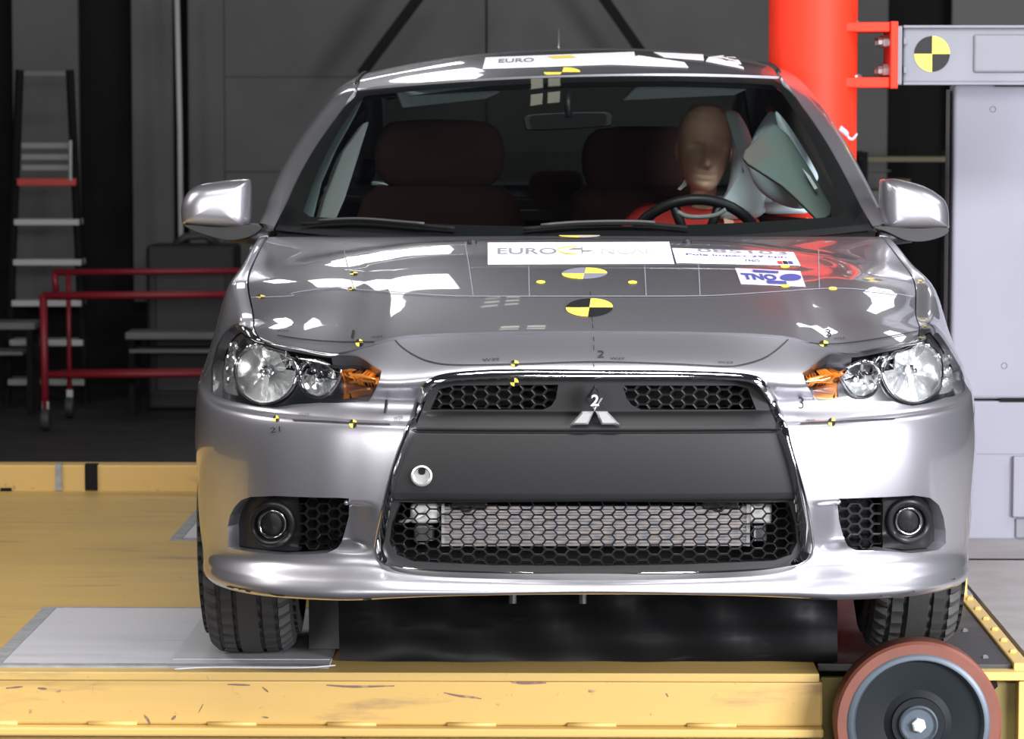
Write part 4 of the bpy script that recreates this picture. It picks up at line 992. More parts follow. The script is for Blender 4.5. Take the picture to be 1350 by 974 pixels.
# pen lines of the test grid on the bonnet
for pts in ([(332, 393), (385, 391), (387, 387), (440, 380), (466, 382), (520, 386), (600, 391), (700, 391.5), (784, 391.5), (924, 391), (1000, 387), (1098, 381), (1160, 385), (1204, 392)],
            [(456, 320), (453, 324), (458, 350), (467, 381)], [(613, 320), (618, 350), (624, 391)], [(697, 352), (698, 391)], [(921, 349), (923, 391)], [(1079, 330), (1080, 381)], [(850, 352), (852, 391)]):
    ink(HD, pts, hood, 1.0, 'ink_grey')
for y0 in (385, 419, 428): ink(HD, [(778 + (y0 - 385) * .07, y0), (778.5 + (y0 - 385) * .07, y0 + 6)], hood, 1.1, n=2)
ink(HD, [(366, 443), (400, 448), (440, 451.2), (494, 451.6)], hood, 1.5); ink(HD, [(1066, 452.5), (1085, 454.5), (1120, 452.5), (1165, 446), (1210, 437)], hood, 1.3)
target(HD, 474, 452.5, 5, 5, hood, name='small_target'); target(HD, 1085.5, 453.5, 6, 4, hood, name='small_target')
text_on(HD, '1', [(465, 436), (468, 436), (466, 447), (463, 447)], M['ink'], hood, name='pen_number', bold=0)
text_on(HD, '3', [(1087, 435), (1094, 435), (1096, 445), (1089, 445)], M['ink'], hood, name='pen_number', bold=0)
for q in ([(366, 436), (382, 436), (381, 438.6), (365, 438.6)], [(490, 444.4), (506, 443), (505, 446), (489, 447)], [(1098, 446), (1114, 445), (1115, 448), (1099, 449)]): text_on(HD, 'W2A', q, M['ink'], hood, name='pen_note', bold=0)
bc_ = bpy.data.objects['bumper_cover']; sk = dict(sr=(-8.6, 8.6), tr=(0, TOP))
ink(SK, [(521, 449), (530, 458), (545, 468), (566, 477), (600, 481.5), (680, 480.5), (784, 477.5), (880, 480), (950, 483.2), (975, 482), (1004, 474), (1022, 463), (1039, 448)], bc_, 1.3, **sk)
for y0 in (445, 456, 480): ink(SK, [(782.5, y0), (783, y0 + 6)], bc_, 1.1, n=2, **sk)
target(SK, 678.5, 479.5, 5.5, 4, bc_, name='small_target', **sk)
target(SK, 678.5, 499, 5.5, 3.6, bpy.data.objects['grille_surround'], name='small_target', off=.015, **sk)
text_on(SK, '2', [(788, 463), (797, 463), (796, 472), (787, 472)], M['ink'], bc_, name='pen_number', bold=0, **sk)
for q in ([(636, 473.6), (658, 472.6), (658, 476), (636, 477)], [(804, 472), (823, 472), (823, 475), (804, 475)], [(946, 477), (966, 477.4), (966, 480), (946, 479.6)]): text_on(SK, 'W29', q, M['ink'], bc_, name='pen_note', bold=0, **sk)
ink(SK, [(386, 554), (430, 556), (470, 558.5), (514, 560)], bc_, 1.5, **sk); ink(SK, [(1055, 558.8), (1097, 557), (1140, 554.5), (1180, 552.5)], bc_, 1.5, **sk)
target(SK, 465.5, 559, 5, 5.5, bc_, name='small_target', **sk); target(SK, 1096.5, 556.5, 5, 5.5, bc_, name='small_target', **sk); target(SK, 364, 552, 3.8, 3.8, bc_, name='small_target', **sk)
text_on(SK, '1', [(508, 526), (511, 526), (509, 545), (506, 545)], M['ink'], bc_, name='pen_number', bold=0, **sk)
text_on(SK, '3', [(1052, 522), (1059, 522), (1060, 539), (1053, 539)], M['ink'], bc_, name='pen_number', bold=0, **sk)
for q in ([(394, 545), (408, 544.6), (408, 548), (394, 548.4)], [(519, 550), (531, 548), (531, 553), (519, 555)], [(1062, 553), (1074, 552.6), (1074, 556), (1062, 556.4)]): text_on(SK, 'W20', q, M['ink'], bc_, name='pen_note', bold=0, **sk)
text_on(SK, '21', [(357, 564), (370, 562), (370, 569), (357, 571)], M['ink'], bc_, name='pen_note', bold=0, **sk)
ink(SK, [(300, 772), (325, 778), (365, 783.5), (430, 787), (490, 788.6)], bc_, 1.6, name='lip_reflection', **sk); ink(SK, [(1060, 788.6), (1120, 787), (1180, 782.5), (1225, 774), (1258, 763)], bc_, 1.6, name='lip_reflection', **sk)  # reflective line along the lip's lower edge, painted on in dark ink
# the small numeral on the emblem's top lozenge
text_on(IN, '2', [(779, 517), (788.5, 517), (788.5, 532), (777.5, 532)], M['grey_vinyl'], emb, off=.050, bold=.02)
# roof stickers
rk = dict(tr=(0, .5))
r1 = decal('roof_sticker', RO, [(640, 76.5), (836, 69), (840, 85), (636, 92)], M['white'], roof, 24, 4, .002, **rk)
text_on(RO, 'EURO', [(658, 79), (704, 77.5), (704, 82.5), (657, 84)], M['ink_grey'], r1, off=.003, **rk)
decal('round_logo', RO, [(722, 75.5), (752, 74), (760, 77), (730, 78.5)], M['yellow_vinyl'], r1, 6, 3, .003, **rk)
decal('roof_sticker', RO, [(796, 86), (842, 74), (902, 83), (908, 90.5)], M['white'], roof, 12, 3, .0025, **rk)
decal('roof_sticker', RO, [(861, 69.5), (927, 72.5), (928, 81), (876, 77)], M['white'], roof, 10, 3, .002, **rk)
decal('roof_sticker', RO, [(934, 76), (970, 71.5), (981, 92), (930, 82)], M['white'], roof, 10, 3, .002, **rk)
target(RO, 741, 96, 24, 6.4, roof, 'paint', skew=2, off=.0022, **rk)
# ------------------------------------------------------------------ crash dummy at the wheel
hc = at(929, 193, 2.46)
dummy = empty('crash_dummy', (hc.x, 2.6, .36))
tag(dummy, 'tan-headed crash test dummy in a red shirt sitting behind the steering wheel', 'dummy')
D0 = dummy.location.copy()
def skin_mesh(name, pts, edges, m, parent, root=0, sub=2):
    me = bpy.data.meshes.new(name); me.from_pydata([tuple(Vector(p[:3]) - D0) for p in pts], edges, []); me.update()
    o = link(name, me, m, parent)
    md = o.modifiers.new('skin', 'SKIN'); md.use_smooth_shade = True; md.branch_smoothing = .6
    for i, p in enumerate(pts):
        sv = me.skin_vertices[0].data[i]; r = p[3]; sv.radius = r if isinstance(r, tuple) else (r, r); sv.use_root = i == root
    sd = o.modifiers.new('sub', 'SUBSURF'); sd.levels = sd.render_levels = sub; return o
X = hc.x
body = [(X - .02, 2.60, .63, .10), (X - .01, 2.58, .71, .105), (X - .01, 2.56, .81, .115), (X, 2.54, .91, .10), (X, 2.52, 1.0, .046), (X, 2.49, 1.08, .05),
        (X - .165, 2.52, .94, .06), (X - .235, 2.36, .74, .05), (X - .20, 2.10, .80, .036), (X + .08, 2.46, .93, .050), (X + .10, 2.28, .74, .042), (X + .13, 2.10, .80, .036),
        (X - .11, 2.50, .605, .07), (X - .13, 2.16, .64, .055), (X - .11, 1.80, .43, .042), (X - .11, 1.68, .40, .04), (X + .04, 2.50, .605, .066), (X + .06, 2.16, .64, .055), (X + .07, 1.80, .43, .042), (X + .07, 1.68, .40, .04)]
ed = [(0, 1), (1, 2), (2, 3), (3, 4), (4, 5), (3, 6), (6, 7), (7, 8), (3, 9), (9, 10), (10, 11), (0, 12), (12, 13), (13, 14), (14, 15), (0, 16), (16, 17), (17, 18), (18, 19)]
skin_mesh('body', body, ed, M['skin'], dummy)
k = 1.3
shirt = [(p[0], p[1], p[2], p[3] * k + .008) for p in body[1:4]] + [(X, 2.525, .985, .080)] + [(p[0], p[1], p[2], p[3] * k + .006) for p in (body[6], body[7], body[9], body[10])]
skin_mesh('shirt', shirt, [(0, 1), (1, 2), (2, 3), (2, 4), (4, 5), (2, 6), (6, 7)], M['red_shirt'], dummy)
tr = [(p[0], p[1], p[2], p[3] * k + .006) for p in (body[0], body[12], body[13], body[14], body[16], body[17], body[18])]
skin_mesh('trousers', tr, [(0, 1), (1, 2), (2, 3), (0, 4), (4, 5), (5, 6)], M['trouser'], dummy)
for sx, wx in ((-1, X - .20), (1, X + .15)):                          # hands closed on the wheel rim
    pts = [(wx, 2.10, .80, .03), (wx + .004 * sx, 2.05, .825, (.034, .02))]; e = [(0, 1)]
    for f in range(4):
        a = len(pts); oz = -.03 + .02 * f; ln = (.9, 1.05, 1.0, .8)[f]
        pts += [(wx + .002, 2.03, .835 + oz, .0095), (wx - .012 * sx, 2.005, .85 + oz, .009), (wx - .03 * sx * ln, 2.0, .855 + oz, .0085), (wx - .04 * sx * ln, 2.02, .85 + oz, .008)]
        e += [(1, a), (a, a + 1), (a + 1, a + 2), (a + 2, a + 3)]
    a = len(pts); pts += [(wx - .02 * sx, 2.05, .86, .011), (wx - .035 * sx, 2.025, .885, .0095)]; e += [(1, a), (a, a + 1)]
    skin_mesh('hand', pts, e, M['skin'], dummy, sub=1)
# head: profile tables by height, then the features of the face
zt = np.array([-.121, -.116, -.10, -.08, -.055, -.02, .01, .04, .07, .095, .112, .121])
wt = np.array([.012, .030, .046, .055, .063, .0705, .0745, .0765, .071, .055, .034, .0])
ft = np.array([.060, .080, .090, .090, .090, .087, .086, .087, .078, .058, .034, .0])
bt = np.array([.0, .010, .022, .036, .062, .084, .092, .094, .088, .066, .038, .0])
NU, NV = 72, 60
g = lambda d, s: math.exp(-(d / s) ** 2)
V = []; F = []
for j in range(NV + 1):
    z = -.121 + .242 * (1 - math.cos(PI * j / NV)) / 2
    w, f_, b_ = [float(np.interp(z, zt, t)) for t in (wt, ft, bt)]
    for i in range(NU):
        a = 2 * PI * i / NU; s, c = math.sin(a), math.cos(a)              # a = 0 looks forward (-y)
        x = w * math.copysign(abs(s) ** .9, s); y = -f_ * c if c > 0 else -b_ * c
        if c > 0:
            fr = min(1, c * 2.2)
            d = .031 * g(x, .011) * (g(z + .043, .012) + .55 * g(z + .022, .016) + .25 * g(z, .016))          # nose
            d += .006 * g(abs(x) - .013, .006) * g(z + .047, .008)                                             # nostrils' wings
            d -= .022 * g(abs(x) - .031, .016) * g(z - .002, .012)                                             # eye sockets
            d += .009 * g(abs(x) - .030, .010) * g(z - .001, .0075)                                            # eyeballs
            d += .009 * g(abs(x) - .028, .024) * g(z - .022, .009)                                             # brow
            d += .009 * g(x, .022) * (g(z + .066, .0055) + g(z + .080, .006)) - .011 * g(x, .026) * g(z + .073, .0034)   # lips
            d += .008 * g(x, .020) * g(z + .106, .012)                                                         # chin
            d += .005 * g(abs(x) - .042, .016) * g(z + .028, .016)                                             # cheek
            y -= d * fr
        V.append((x, y, z))
for j in range(NV):
    for i in range(NU): F.append((j * NU + i, j * NU + (i + 1) % NU, (j + 1) * NU + (i + 1) % NU, (j + 1) * NU + i))
b = MB(); b.add(V, F)
for sx in (-1, 1):                                                   # ears
    rows = []
    for t in np.linspace(0, PI, 9):
        rows.append([(sx * (.070 + .011 * math.sin(t) * (.6 + .4 * math.cos(p))), .012 + .016 * math.sin(t) * math.cos(p) + .004, -.012 + .031 * math.cos(t) + .006 * math.sin(p) * math.sin(t)) for p in np.linspace(0, 2 * PI, 14, endpoint=False)])
    b.loft(rows, closed=True)
head = b.build('head', M['skin'], dummy, True)
head.location = hc - D0; head.rotation_euler = (R(3), R(4), R(4))
# white collar tag
q = [at(903, 236, 2.44), at(906, 244, 2.44), at(897, 251, 2.44), at(893, 249, 2.44), at(899, 243, 2.44)]
MB().prism([v - D0 for v in q], (0, .006, 0)).build('collar_tag', M['white'], dummy)
# ------------------------------------------------------------------ hall and test rig
FZ = -.285
def struct(o): o['kind'] = 'structure'; return o
struct(MB().lohi((-9, -8, FZ - .1), (9, 11, FZ)).build('floor', M['dark_floor']))
wb = struct(MB().lohi((-9, 11.0, FZ), (9, 11.2, 5.5)).build('wall_back', M['dark']))
def wall_panel(x0, x1, y0, y1, m, Y=10.8):
    a = at(x0, y1, Y); c = at(x1, y0, Y); MB().lohi((a.x, Y, a.z), (c.x, Y + .06, c.z)).build('wall_panel', M[m], wb, bevel=.01)
wall_panel(20, 100, -200, 400, 'wall', 10.82); wall_panel(176, 225, -200, 398, 'wall'); wall_panel(250, 293, -200, 398, 'wall')
wall_panel(298, 640, -200, 470, 'wall'); wall_panel(642, 1174, -200, 470, 'wall'); wall_panel(1250, 1420, -200, 470, 'wall_light')
for y in (101, 226):
    a = at(298, y, 10.78); c = at(1174, y - 2, 10.78); MB().lohi((a.x, 10.78, a.z), (c.x, 10.80, c.z)).build('panel_seam', M['wall'], wb)
# conduit pipe, roof struts
pp = MB().tube([at(233, -12, 10.5), at(237, 170, 10.5), at(241, 548, 10.5)], .0145, 12).build('wall_pipe', mat('pale_pipe', (.42, .42, .43), .5), None, True)
tag(pp, 'thin pale vertical pipe in front of the dark back wall', 'pipe')
for k in (70, 118, 300): pass
for pts, lb in ((((566, -22), (476, 98)), 'dark diagonal roof strut left, reaching down to the roof corner of the car'), (((782, -22), (852, 78)), 'dark diagonal roof strut right, above the middle of the car roof')):
    a, c = at(*pts[0], 10.1), at(*pts[1], 10.1); d = (c - a); rot = d.to_track_quat('Z', 'Y').to_matrix()
    st = MB().box((a + c) / 2, (.085, .05, d.length), rot).build('roof_strut', M['dark'])
    tag(st, lb, 'strut', 'roof struts')
# step ladder
Yl = 9.9
ld = empty('step_ladder', tuple(at_z(62, 545, FZ))); ld.location = (at(62, 300, Yl).x, Yl, FZ)
tag(ld, 'tall grey step ladder with a red bar against the dark wall at the left', 'ladder'); L0 = ld.location.copy()
def lp(px, py, Y=Yl): return at(px, py, Y) - L0
for a, c in (((26, 92), (8, 548)), ((92, 92), (114, 548))):
    MB().tube([lp(*a), lp(*c)], .022, 8).build('stile', M['dark'], ld)
for x0, x1, y in ((18, 104, 293), (17, 107, 346), (15, 107, 400), (12, 109, 452), (10, 111, 504)):
    a = lp(x0, y + 4, Yl - .05); c = lp(x1, y - 4, Yl - .05); MB().lohi((a.x, a.y, a.z), (c.x, a.y + .16, c.z)).build('tread', M['shelf'], ld, bevel=.004)
for x0, x1, y, h in ((28, 90, 97, 3.5), (28, 92, 192, 4), (28, 92, 207, 4), (28, 92, 221, 4)):
    a = lp(x0, y + h, Yl - .0); c = lp(x1, y - h, Yl - .0); MB().lohi((a.x, a.y, a.z), (c.x, a.y + .06, c.z)).build('rung', M['wall_light'] if y < 150 else mat('dull_rung', (.22, .22, .22), .6), ld, bevel=.004)
a = lp(22, 245, Yl - .06); c = lp(100, 235, Yl - .06); MB().lohi((a.x, a.y, a.z), (c.x, a.y + .03, c.z)).build('red_bar', mat('red_bar_paint', (.42, .03, .02), .5), ld, bevel=.004)
MB().tube([lp(93, 185, Yl - .06), lp(93, 238, Yl - .06)], .008, 8).build('guard_post', M['shelf'], ld)
# red trolley
ct = empty('tube_trolley', (at(180, 400, 8.9).x, 8.9, FZ)); tag(ct, 'dark red tubular trolley behind the yellow platform at the left', 'trolley'); T0 = ct.location.copy()
def tp(px, py, Y): return at(px, py, Y) - T0
for nm, a, c, r in (('rail', (57, 390, 8.6), (330, 388, 8.6), .019), ('rail', (57, 494, 8.6), (330, 492, 8.6), .018), ('rail', (70, 359, 9.2), (345, 357, 9.2), .016), ('rail', (90, 490, 9.2), (345, 488, 9.2), .012),
                    ('post', (57, 388, 8.6), (60, 556, 8.6), .019), ('post', (330, 386, 8.6), (331, 556, 8.6), .019), ('post', (72, 358, 9.2), (74, 388, 9.2), .016), ('post', (90, 358, 9.2), (92, 544, 9.2), .012), ('post', (345, 356, 9.2), (345, 544, 9.2), .016)):
    MB().tube([tp(*a), tp(*c)], r, 10).build(nm, M['cart_red'], ct, True)
for a, c in (((57, 390, 8.6), (72, 388, 9.2)), ((330, 388, 8.6), (345, 386, 9.2)), ((57, 494, 8.6), (90, 490, 9.2)), ((330, 492, 8.6), (345, 488, 9.2))):
    MB().tube([tp(*a), tp(*c)], .012, 10).build('cross_tube', M['cart_red'], ct, True)
for px, Y in ((60, 8.6), (331, 8.6), (92, 9.2), (345, 9.2)):
    p = at(px, 500, Y) - T0
    MB().lathe([(.02, -.02), (.05, -.018), (.055, 0), (.05, .018), (.02, .02)], (p.x, p.y, .055), (1, 0, 0), 20).build('caster', M['rubber'], ct, auto=40)
    MB().box((p.x, p.y, .115), (.03, .03, .05)).build('caster_fork', M['shelf'], ct)
# low steel benches at the back
for bars, lb in ((((-40, 46, 430, 9), (-40, 30, 466, 5)), 'low dark steel bench at the left edge of the picture, behind the trolley'), (((165, 320, 443, 9), (170, 320, 463, 5)), 'low grey steel bench behind the red trolley, beside the car')):
    cx = (bars[0][0] + bars[0][1]) / 2; bn = empty('steel_bench', (at(cx, 440, 9.46).x, 9.46, FZ)); tag(bn, lb, 'bench', 'low steel benches'); B0 = bn.location.copy()
    for i, (x0, x1, y, h) in enumerate(bars):
        a = at(x0, y + h / 2, 9.32) - B0; c = at(x1, y - h / 2, 9.32) - B0; MB().lohi((a.x, -.14, a.z), (c.x, .10, c.z)).build('shelf' if i else 'bench_top', mat('dull_steel', (.13, .135, .14), .6), bn, bevel=.004)
        if i == 0:
            for x in (a.x + .03, c.x - .03):
                for y_ in (-.12, .08): MB().lohi((x - .015, y_ - .015, 0), (x + .015, y_ + .015, a.z)).build('leg', M['dark'], bn)
# ---- test platform
pf = empty('test_platform', (0, .66, FZ)); tag(pf, 'yellow steel sled platform under the car with white wheel pads', 'platform')
P0 = pf.location.copy()
def pbox(nm, lo, hi, m, parent=pf, bevel=.003, base=None):
    lo = Vector(lo) - P0; hi = Vector(hi) - P0; return MB().lohi(lo, hi).build(nm, M[m] if isinstance(m, str) else m, parent, bevel=bevel)
pbox('deck', (-4.5, .66, -.02), (.585, 3.97, 0), 'yellow')
pbox('front_beam', (-4.5, .668, -.122), (.594, .76, -.02), 'yellow_face', bevel=.006)
pbox('beam_flange', (-4.5, .635, -.142), (.594, .80, -.122), 'yellow_edge', bevel=.005)
pbox('lower_web', (-4.5, .70, FZ + .002), (.594, .74, -.142), 'yellow_face')
for x in np.arange(-4.3, .55, .27):                                  # intermittent welds along the flange
    MB().tube([Vector((x, .667, -.119)) - P0, Vector((x + .11, .667, -.119)) - P0], .006, 6).build('weld_bead', M['yellow_edge'], pf, True)
rc = pbox('rear_kerb', (-4.5, 3.97, -.02), (.585, 4.06, .086), 'yellow_face', bevel=.006)
for x0, x1, m in ((73, 81, 'tape'), (112, 128, 'dark')):
    a, c = at(x0, 650, 3.96), at(x1, 615, 3.96); pbox('kerb_tape' if m == 'tape' else 'kerb_slot', (a.x, 3.962, .003), (c.x, 4.0, .089), m, pf, 0)
pbox('kerb_slot', (at(0, 652, 3.95).x, 3.955, .0), (at(14, 650, 3.95).x, 3.972, .01), 'dark', pf, 0)
# bay at the right with the support wheel
pbox('side_deck', (.592, .80, -.02), (1.035, 1.80, -.002), mat('dark_side_deck', (.035, .034, .036), .5, var=(9, (.06, .055, .055), .5, .7)))
st_ = pbox('edge_strip', (1.037, .78, -.02), (1.072, 1.78, .004), 'yellow_edge')
for y in np.linspace(.92, 1.70, 6): MB().lathe([(.009, 0), (.009, .005), (.005, .008)], Vector((1.054, y, .004)) - P0, (0, 0, 1), 6).build('bolt', M['yellow_edge'], st_)
for y in (.88, 1.25): MB().lathe([(.008, 0), (.008, .004), (.004, .007)], Vector((.985, y, -.002)) - P0, (0, 0, 1), 6).build('bolt', M['steel'], pf)
pbox('end_plate', (1.005, 1.775, -.02), (1.058, 1.79, .070), 'yellow_edge'); pbox('end_plate_foot', (1.005, 1.70, .0), (1.03, 1.775, .012), 'yellow_edge')
pbox('front_angle', (.93, .752, -.032), (1.30, .80, -.012), 'yellow_edge'); pbox('corner_post', (1.045, .755, FZ + .002), (1.075, .80, -.034), 'yellow_edge')
pbox('side_panel', (.60, .80, FZ + .002), (1.07, .82, -.034), mat('olive_panel', (.20, .155, .04), .6)); pbox('lower_rail', (.93, .76, FZ + .002), (1.045, .80, FZ + .03), 'yellow_edge')
pbox('side_web', (.588, .80, FZ + .002), (.60, 3.9, -.022), 'dark')
for x in (.965, .99): MB().lathe([(.012, 0), (.012, .012)], Vector((x, .79, -.046)) - P0, (0, -1, 0), 6).build('bolt', M['dark'], pf)
# support wheel
wc = at(1208, 950, .60); sw_ = empty('support_wheel', tuple(Vector((wc.x, .60, wc.z)) - P0)); sw_.parent = pf
wr = .185
print('support wheel', wc, 'bottom', wc.z - wr)
MB().lathe([(.152, -.045), (wr - .006, -.045), (wr, -.038), (wr, .03), (wr - .006, .038), (.152, .038)], (0, 0, 0), (0, 1, 0), 72, cap=False).build('tread', M['pu_red'], sw_, auto=40)
MB().lathe([(.158, -.046), (.152, -.050), (.145, -.050), (.140, -.040), (.138, -.030)], (0, 0, 0), (0, 1, 0), 72, cap=False).build('rim', M['wheel_rim'], sw_, auto=40)
MB().lathe([(.156, .03), (.140, -.034), (.10, -.030), (.075, -.026), (.060, -.034), (.058, -.040), (.0, -.040)], (0, 0, 0), (0, 1, 0), 72, cap=False).build('disc', M['wheel_disc'], sw_, auto=30)
MB().lathe([(.043, -.038), (.043, -.048), (.039, -.051), (.036, -.046), (.033, -.044), (.0, -.044)], (0, 0, 0), (0, 1, 0), 48, cap=False).build('hub_ring', M['wheel_rim'], sw_, auto=30)
MB().lathe([(.016, -.04), (.016, -.056), (.012, -.060), (0, -.060)], (0, 0, 0), (0, 1, 0), 6, cap=False).build('hub_nut', mat('bright_nut', (.85, .85, .85), .4), sw_)
MB().tube([(0, .03, 0), (0, .19, 0)], .03, 16).build('axle', M['steel'], sw_, True)
# pads and tapes
def pad(x0, x1, y0, y1):
    pbox('wheel_pad', (x0, y0, .0), (x1, y1, .004), 'pad', bevel=.001); t = .034
    pbox('tape', (x0 - t, y0 - t, 0), (x0, y1 + .012, .0048), 'tape', bevel=0); pbox('tape', (x0, y0 - t, 0), (x1, y0, .0048), 'tape', bevel=0); pbox('tape', (x0, y1, 0), (x1, y1 + .012, .0048), 'tape', bevel=0)
pad(-1.268, -.52, .745, 1.535); pad(-1.10, -.52, 2.82, 3.80)
pbox('film_sheet', (-.885, .80, .004), (-.525, 1.42, .0052), mat('dull_film', (.40, .40, .43), .35), bevel=0)
fl_ = [at_z(px, py, .008) - P0 for px, py in ((230, 882), (262, 880), (300, 879.5), (340, 880), (400, 880), (442, 877))]
MB().tube(catmull([tuple(v) for v in fl_], 5), .0018, 6).build('film_edge', M['pad'], pf, True)
# black sheet-covered block and grey block under the nose
bb = empty('black_block', (.08, .80, .001)); tag(bb, 'glossy black sheet-covered block on the platform under the car nose', 'block')
b = MB(); x0, x1 = at(447, 880, .80).x, at(1104, 880, .80).x
n = 40; rows = []
for z in np.linspace(.0, .212, 9):
    rows.append([(x - .08, .018 * math.sin(x * 9 + z * 20) * math.sin(x * 23) * (.4 + z * 3) + (.006 * math.sin(z * 90 + x * 4)), z + .001) for x in np.linspace(x0, x1, n)])
rows.append([(x - .08, .08, .214) for x in np.linspace(x0, x1, n)]); rows.append([(x - .08, 1.5, .214) for x in np.linspace(x0, x1, n)]); rows.append([(x - .08, 1.5, .001) for x in np.linspace(x0, x1, n)])
b.loft(rows); m_ = len(rows)
b.f.append(tuple(i * n for i in range(m_))); b.f.append(tuple(i * n + n - 1 for i in range(m_))[::-1])
b.build('sheet', M['sled_black'], bb, auto=50)
for px in (676, 768):
    p = at(px, 800, .79); MB().tube([Vector((p.x - .08, -.03, .20)), Vector((p.x - .08, -.032, .14))], .009, 8).build('strap', mat('dark_strap', (.12, .12, .125), .4), bb)
gb = MB().lohi((at(399, 860, .92).x + .014, .93, .0065), (x0 - .008, 1.4, .155)).build('grey_block', mat('grey_box', (.085, .085, .092), .5)); tag(gb, 'small grey block between the left front tyre and the black block', 'block'); 
# ---- raised concrete foundation at the right
pl = empty('concrete_plinth', (2.5, 3, FZ)); tag(pl, 'grey concrete foundation slab under the light grey barrier at the right', 'slab'); pl['kind'] = 'structure'; Q0 = pl.location.copy()
for lo, hi in (((1.09, .80, FZ), (5, 2.475, -.004)), ((.605, 2.49, FZ), (5, 9, -.0115)), ((.605, 1.83, FZ), (1.08, 2.475, -.004))): MB().lohi(Vector(lo) - Q0, Vector(hi) - Q0).build('slab', M['concrete'], pl)
MB().lohi(Vector((1.09, 2.461, -.0045)) - Q0, Vector((5, 2.4898, -.0034)) - Q0).build('joint', M['dark'], pl)
# ---- rigid pole, bracket, beam, barrier
Yp = 2.63; sc = (Yp + 6.41) / FPX
pc = (at(1013, 100, Yp).x + at(1130, 100, Yp).x) / 2; pr = (at(1130, 100, Yp).x - at(1013, 100, Yp).x) / 2
po = empty('impact_pole', (pc, Yp, 0)); tag(po, 'thick bright orange-red steel pole pressed into the right side of the car', 'pole')
MB().lathe([(pr, .0), (pr, 1.64)], (0, 0, 0), (0, 0, 1), 64).build('pole_tube', M['orange'], po, auto=40)
MB().lathe([(pr + .006, 1.64), (pr + .006, 1.655)], (0, 0, 0), (0, 0, 1), 48).build('pole_cap', M['orange'], po, auto=40)
def bz(py, Y=Yp): return at(1150, py, Y).z
xa, xb = at(1104, 40, Yp - .05).x - pc, at(1172, 40, Yp - .05).x - pc; xp = at(1182, 40, Yp - .05).x - pc
for y0, y1 in ((30, 43), (102, 116)):
    MB().lohi((.06, -.09, bz(y1)), (xb, .09, bz(y0))).build('bracket_arm', M['orange'], po, bevel=.004)
    MB().tube([(pr * .80, -.085, bz((y0 + y1) / 2)), (pr * .98, -.05, bz((y0 + y1) / 2))], .014, 10).build('weld_bead', M['orange'], po, True)
MB().lohi((xb, -.10, bz(117)), (xp, .10, bz(29))).build('bracket_plate', M['orange'], po, bevel=.003)
for py in (55, 93):
    for y in (-.05, .05): MB().lathe([(.018, 0), (.018, .016), (.012, .018), (.012, .03)], (xb, y, bz(py)), (-1, 0, 0), 6).build('bolt', M['steel'], po)
for px, py in ((1124, 31), (1128, 103)):
    a = at(px, py, Yp - .05); MB().lathe([(.02, 0), (.02, .008), (.01, .012)], (a.x - pc, -.03, a.z), (0, 0, 1), 6).build('bolt', M['steel'], po)
chip = [(1105, 169), (1113, 175), (1118, 182), (1124, 183), (1132, 177)]
pts = []
for px, py in chip:
    x = min(at(px, py, Yp - .06).x - pc, pr * .97); pts.append((x, -math.sqrt(max(pr ** 2 - x * x, 0)) - .002, at(px, py, Yp - .06).z))
MB().tube(catmull(pts, 4), [.009] * 6 + [.005] * 11, 6).build('white_mark', M['grey_vinyl'], po, True)
bmv = empty('steel_beam', (at(1184, 70, Yp).x, Yp, 1.40)); tag(bmv, 'grey horizontal steel beam bolted to the orange pole bracket, with a round target', 'beam'); E0 = bmv.location.copy(); bl = .0
def bx(nm, x0, y0, x1, y1, ya, yb, m, par=bmv, O=E0, bevel=.004):
    a = at(x0, y1, ya); c = at(x1, y0, ya); return MB().lohi(Vector((a.x, ya, a.z)) - O, Vector((c.x, yb, c.z)) - O).build(nm, M[m] if isinstance(m, str) else m, par, bevel=bevel, seg=3)
Yb = 2.54
bx('beam_end_plate', 1180.5, 34, 1190, 112, Yb, 2.78, 'grey_steel')
web = bx('beam_web', 1190, 36, 1460, 110, Yb + .012, 2.78, 'grey_steel', bevel=.008)
bx('beam_flange', 1191, 33, 1460, 37, Yb, 2.80, 'grey_steel', bevel=.002); bx('beam_flange', 1191, 108, 1460, 112, Yb, 2.80, 'grey_steel', bevel=.002)
bx('raised_panel', 1283, 45, 1460, 96, Yb + .004, 2.6, mat('panel_grey', (.16, .163, .195), .55), bevel=.008)
for py in (54, 92): bx('bolt_head', 1191, py - 5, 1196, py + 5, Yb - .002, 2.6, 'grey_steel', bevel=.003)
ca = at(1229, 71, Yb + .008); tr_ = (at(1252.5, 71, Yb + .008).x - ca.x)
V = []; F = []; mi = []
for s in range(4):
    b0 = len(V); V.append((0, 0, 0))
    for i in range(13): a = PI / 2 * (s + i / 12); V.append((tr_ * math.cos(a), 0, tr_ * math.sin(a)))
    for i in range(12): F.append((b0, b0 + 1 + i, b0 + 2 + i)); mi.append(0 if s % 2 == 0 else 1)
V2 = [(Vector(v) + ca - E0 + Vector((0, .002, 0))) for v in V]
me = bpy.data.meshes.new('target_sticker'); me.from_pydata([tuple(v) for v in V2], [], F); t_ = link('target_sticker', me, M['yellow_vinyl'], bmv); me.materials.append(M['black_vinyl']); me.polygons.foreach_set('material_index', mi)
md = t_.modifiers.new('solid', 'SOLIDIFY'); md.thickness = .001
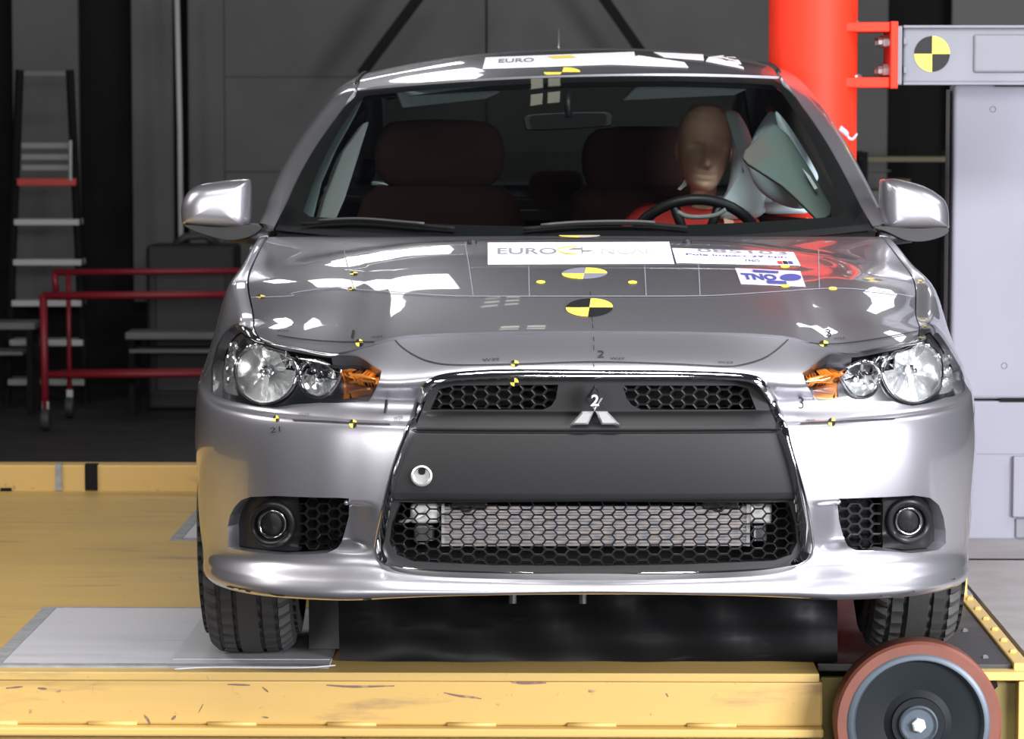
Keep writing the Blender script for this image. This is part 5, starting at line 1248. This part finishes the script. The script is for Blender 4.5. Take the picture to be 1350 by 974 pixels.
# barrier block
Yk = 2.95
bk = empty('barrier_block', (at(1252, 700, Yk).x, Yk, 0)); tag(bk, 'large light grey steel barrier block standing behind the beam at the right edge', 'barrier'); K0 = bk.location.copy()
bx('upper_panel', 1253, 112, 1500, 526, Yk, 3.06, 'light_grey', bk, K0, .01); lowp = bx('lower_panel', 1253, 529, 1500, 711, Yk, 3.06, 'light_grey', bk, K0, .006)
bx('side_edge', 1245, 118, 1252, 709, Yk + .02, 3.05, mat('edge_grey', (.20, .20, .225), .5), bk, K0, .003)
bx('back_brace', 1330, 130, 1480, 712, 3.07, 4.4, 'grey_steel', bk, K0, 0)
bx('seam_slot', 1318, 525, 1500, 530, Yk - .002, 3.1, 'dark', bk, K0, 0); bx('top_slot', 1312, 110, 1500, 114, Yk - .003, 3.1, 'dark', bk, K0, 0)
bx('seam_line', 1262, 598, 1500, 599, Yk - .001, 3.1, 'grey_steel', bk, K0, 0)
bx('cover_plate', 1335, 602, 1500, 682, Yk - .02, 3.0, 'light_grey', bk, K0, .004); bx('cover_foot', 1339, 684, 1500, 709, Yk - .01, 3.0, 'grey_steel', bk, K0, .003)
for px, py in ((1309, 144), (1324, 482)):
    c = at(px, py, Yk) - K0; MB().lathe([(.010, .003), (.009, -.002), (.006, .001), (0, .001)], c, (0, 1, 0), 16).build('rivet', M['grey_steel'], bk, auto=40)

# dark equipment in the depth of the hall
er = empty('equipment_rack', (at(1192, 300, 10.0).x, 10.0, FZ)); tag(er, 'dark open equipment rack between the orange pole and the grey barrier', 'rack'); R0 = er.location.copy()
w_ = .22
for x in (-w_, w_):
    for y in (-.15, .15): MB().lohi((x - .015, y - .015, 0), (x + .015, y + .015, 1.30)).build('upright', M['dark'], er)
mrk = mat('rack_brown', (.045, .032, .022), .6); mrk2 = mat('rack_edge', (.10, .085, .045), .6)
for z in (.45, .88, 1.25): MB().lohi((-w_, -.16, z), (w_, .16, z + .025)).build('rack_shelf', mrk2 if z > 1.2 else mrk, er)
for x, h, c_ in ((-.15, .20, .05), (-.03, .26, .03), (.10, .18, .06)): MB().lohi((x - .05, -.12, .905), (x + .05, .1, .905 + h)).build('instrument_case', mat('case_dark', (c_, c_ * .75, c_ * .6), .5), er, bevel=.006)
dc = empty('dark_cabinet', (at(246, 400, 9.7).x, 9.7, FZ)); tag(dc, 'black machine cabinet behind the trolley, partly hidden by the car fender', 'cabinet')
a = at(196, 322, 9.7); hgt = a.z - FZ
MB().lohi((-.19, -.12, 0), (.26, .2, hgt)).build('cabinet_body', mat('cabinet_black', (.005, .005, .006), .6), dc, bevel=.02)
MB().lohi((-.14, -.128, .1), (.21, -.118, hgt - .12)).build('cabinet_door', mat('cabinet_door', (.008, .008, .010), .5), dc, bevel=.004)
MB().tube([(-.05, -.05, hgt), (.0, -.05, hgt + .04), (.10, -.02, hgt + .045), (.16, .0, hgt)], .02, 8).build('hose', M['rubber'], dc, True)

# scuffs and bare edges on the front beam
for pts, w in (([(585, 913), (604, 917), (622, 919), (635, 921)], .006), ([(190, 943), (196, 950), (199, 956)], .012), ([(226, 948), (232, 944)], .009), ([(262, 939), (268, 928)], .005), ([(346, 906), (354, 912)], .006), ([(345, 945), (354, 946)], .005),
               ([(878, 914), (881, 918)], .006), ([(1077, 904), (1078, 916)], .007), ([(50, 907), (62, 908)], .006), ([(122, 905), (123, 914)], .008), ([(430, 903), (465, 905), (520, 904)], .006), ([(675, 899), (690, 900), (720, 900)], .008), ([(300, 902), (330, 903)], .005), ([(8, 907), (30, 905)], .005)):
    P = catmull([tuple(at(px, py, .6672) - P0) for px, py in pts], 4); n_ = len(P); ww = np.interp(np.arange(n_), [0, n_ / 2, n_ - 1], [w * .25, w * .5, w * .2])
    V = [(p[0], p[1], p[2] + q) for p, q in zip(P, ww)] + [(p[0], p[1], p[2] - q) for p, q in zip(P, ww)]
    MB().add(V, [(i, i + 1, n_ + i + 1, n_ + i) for i in range(n_ - 1)]).build('scuff', M['scuff'], pf)
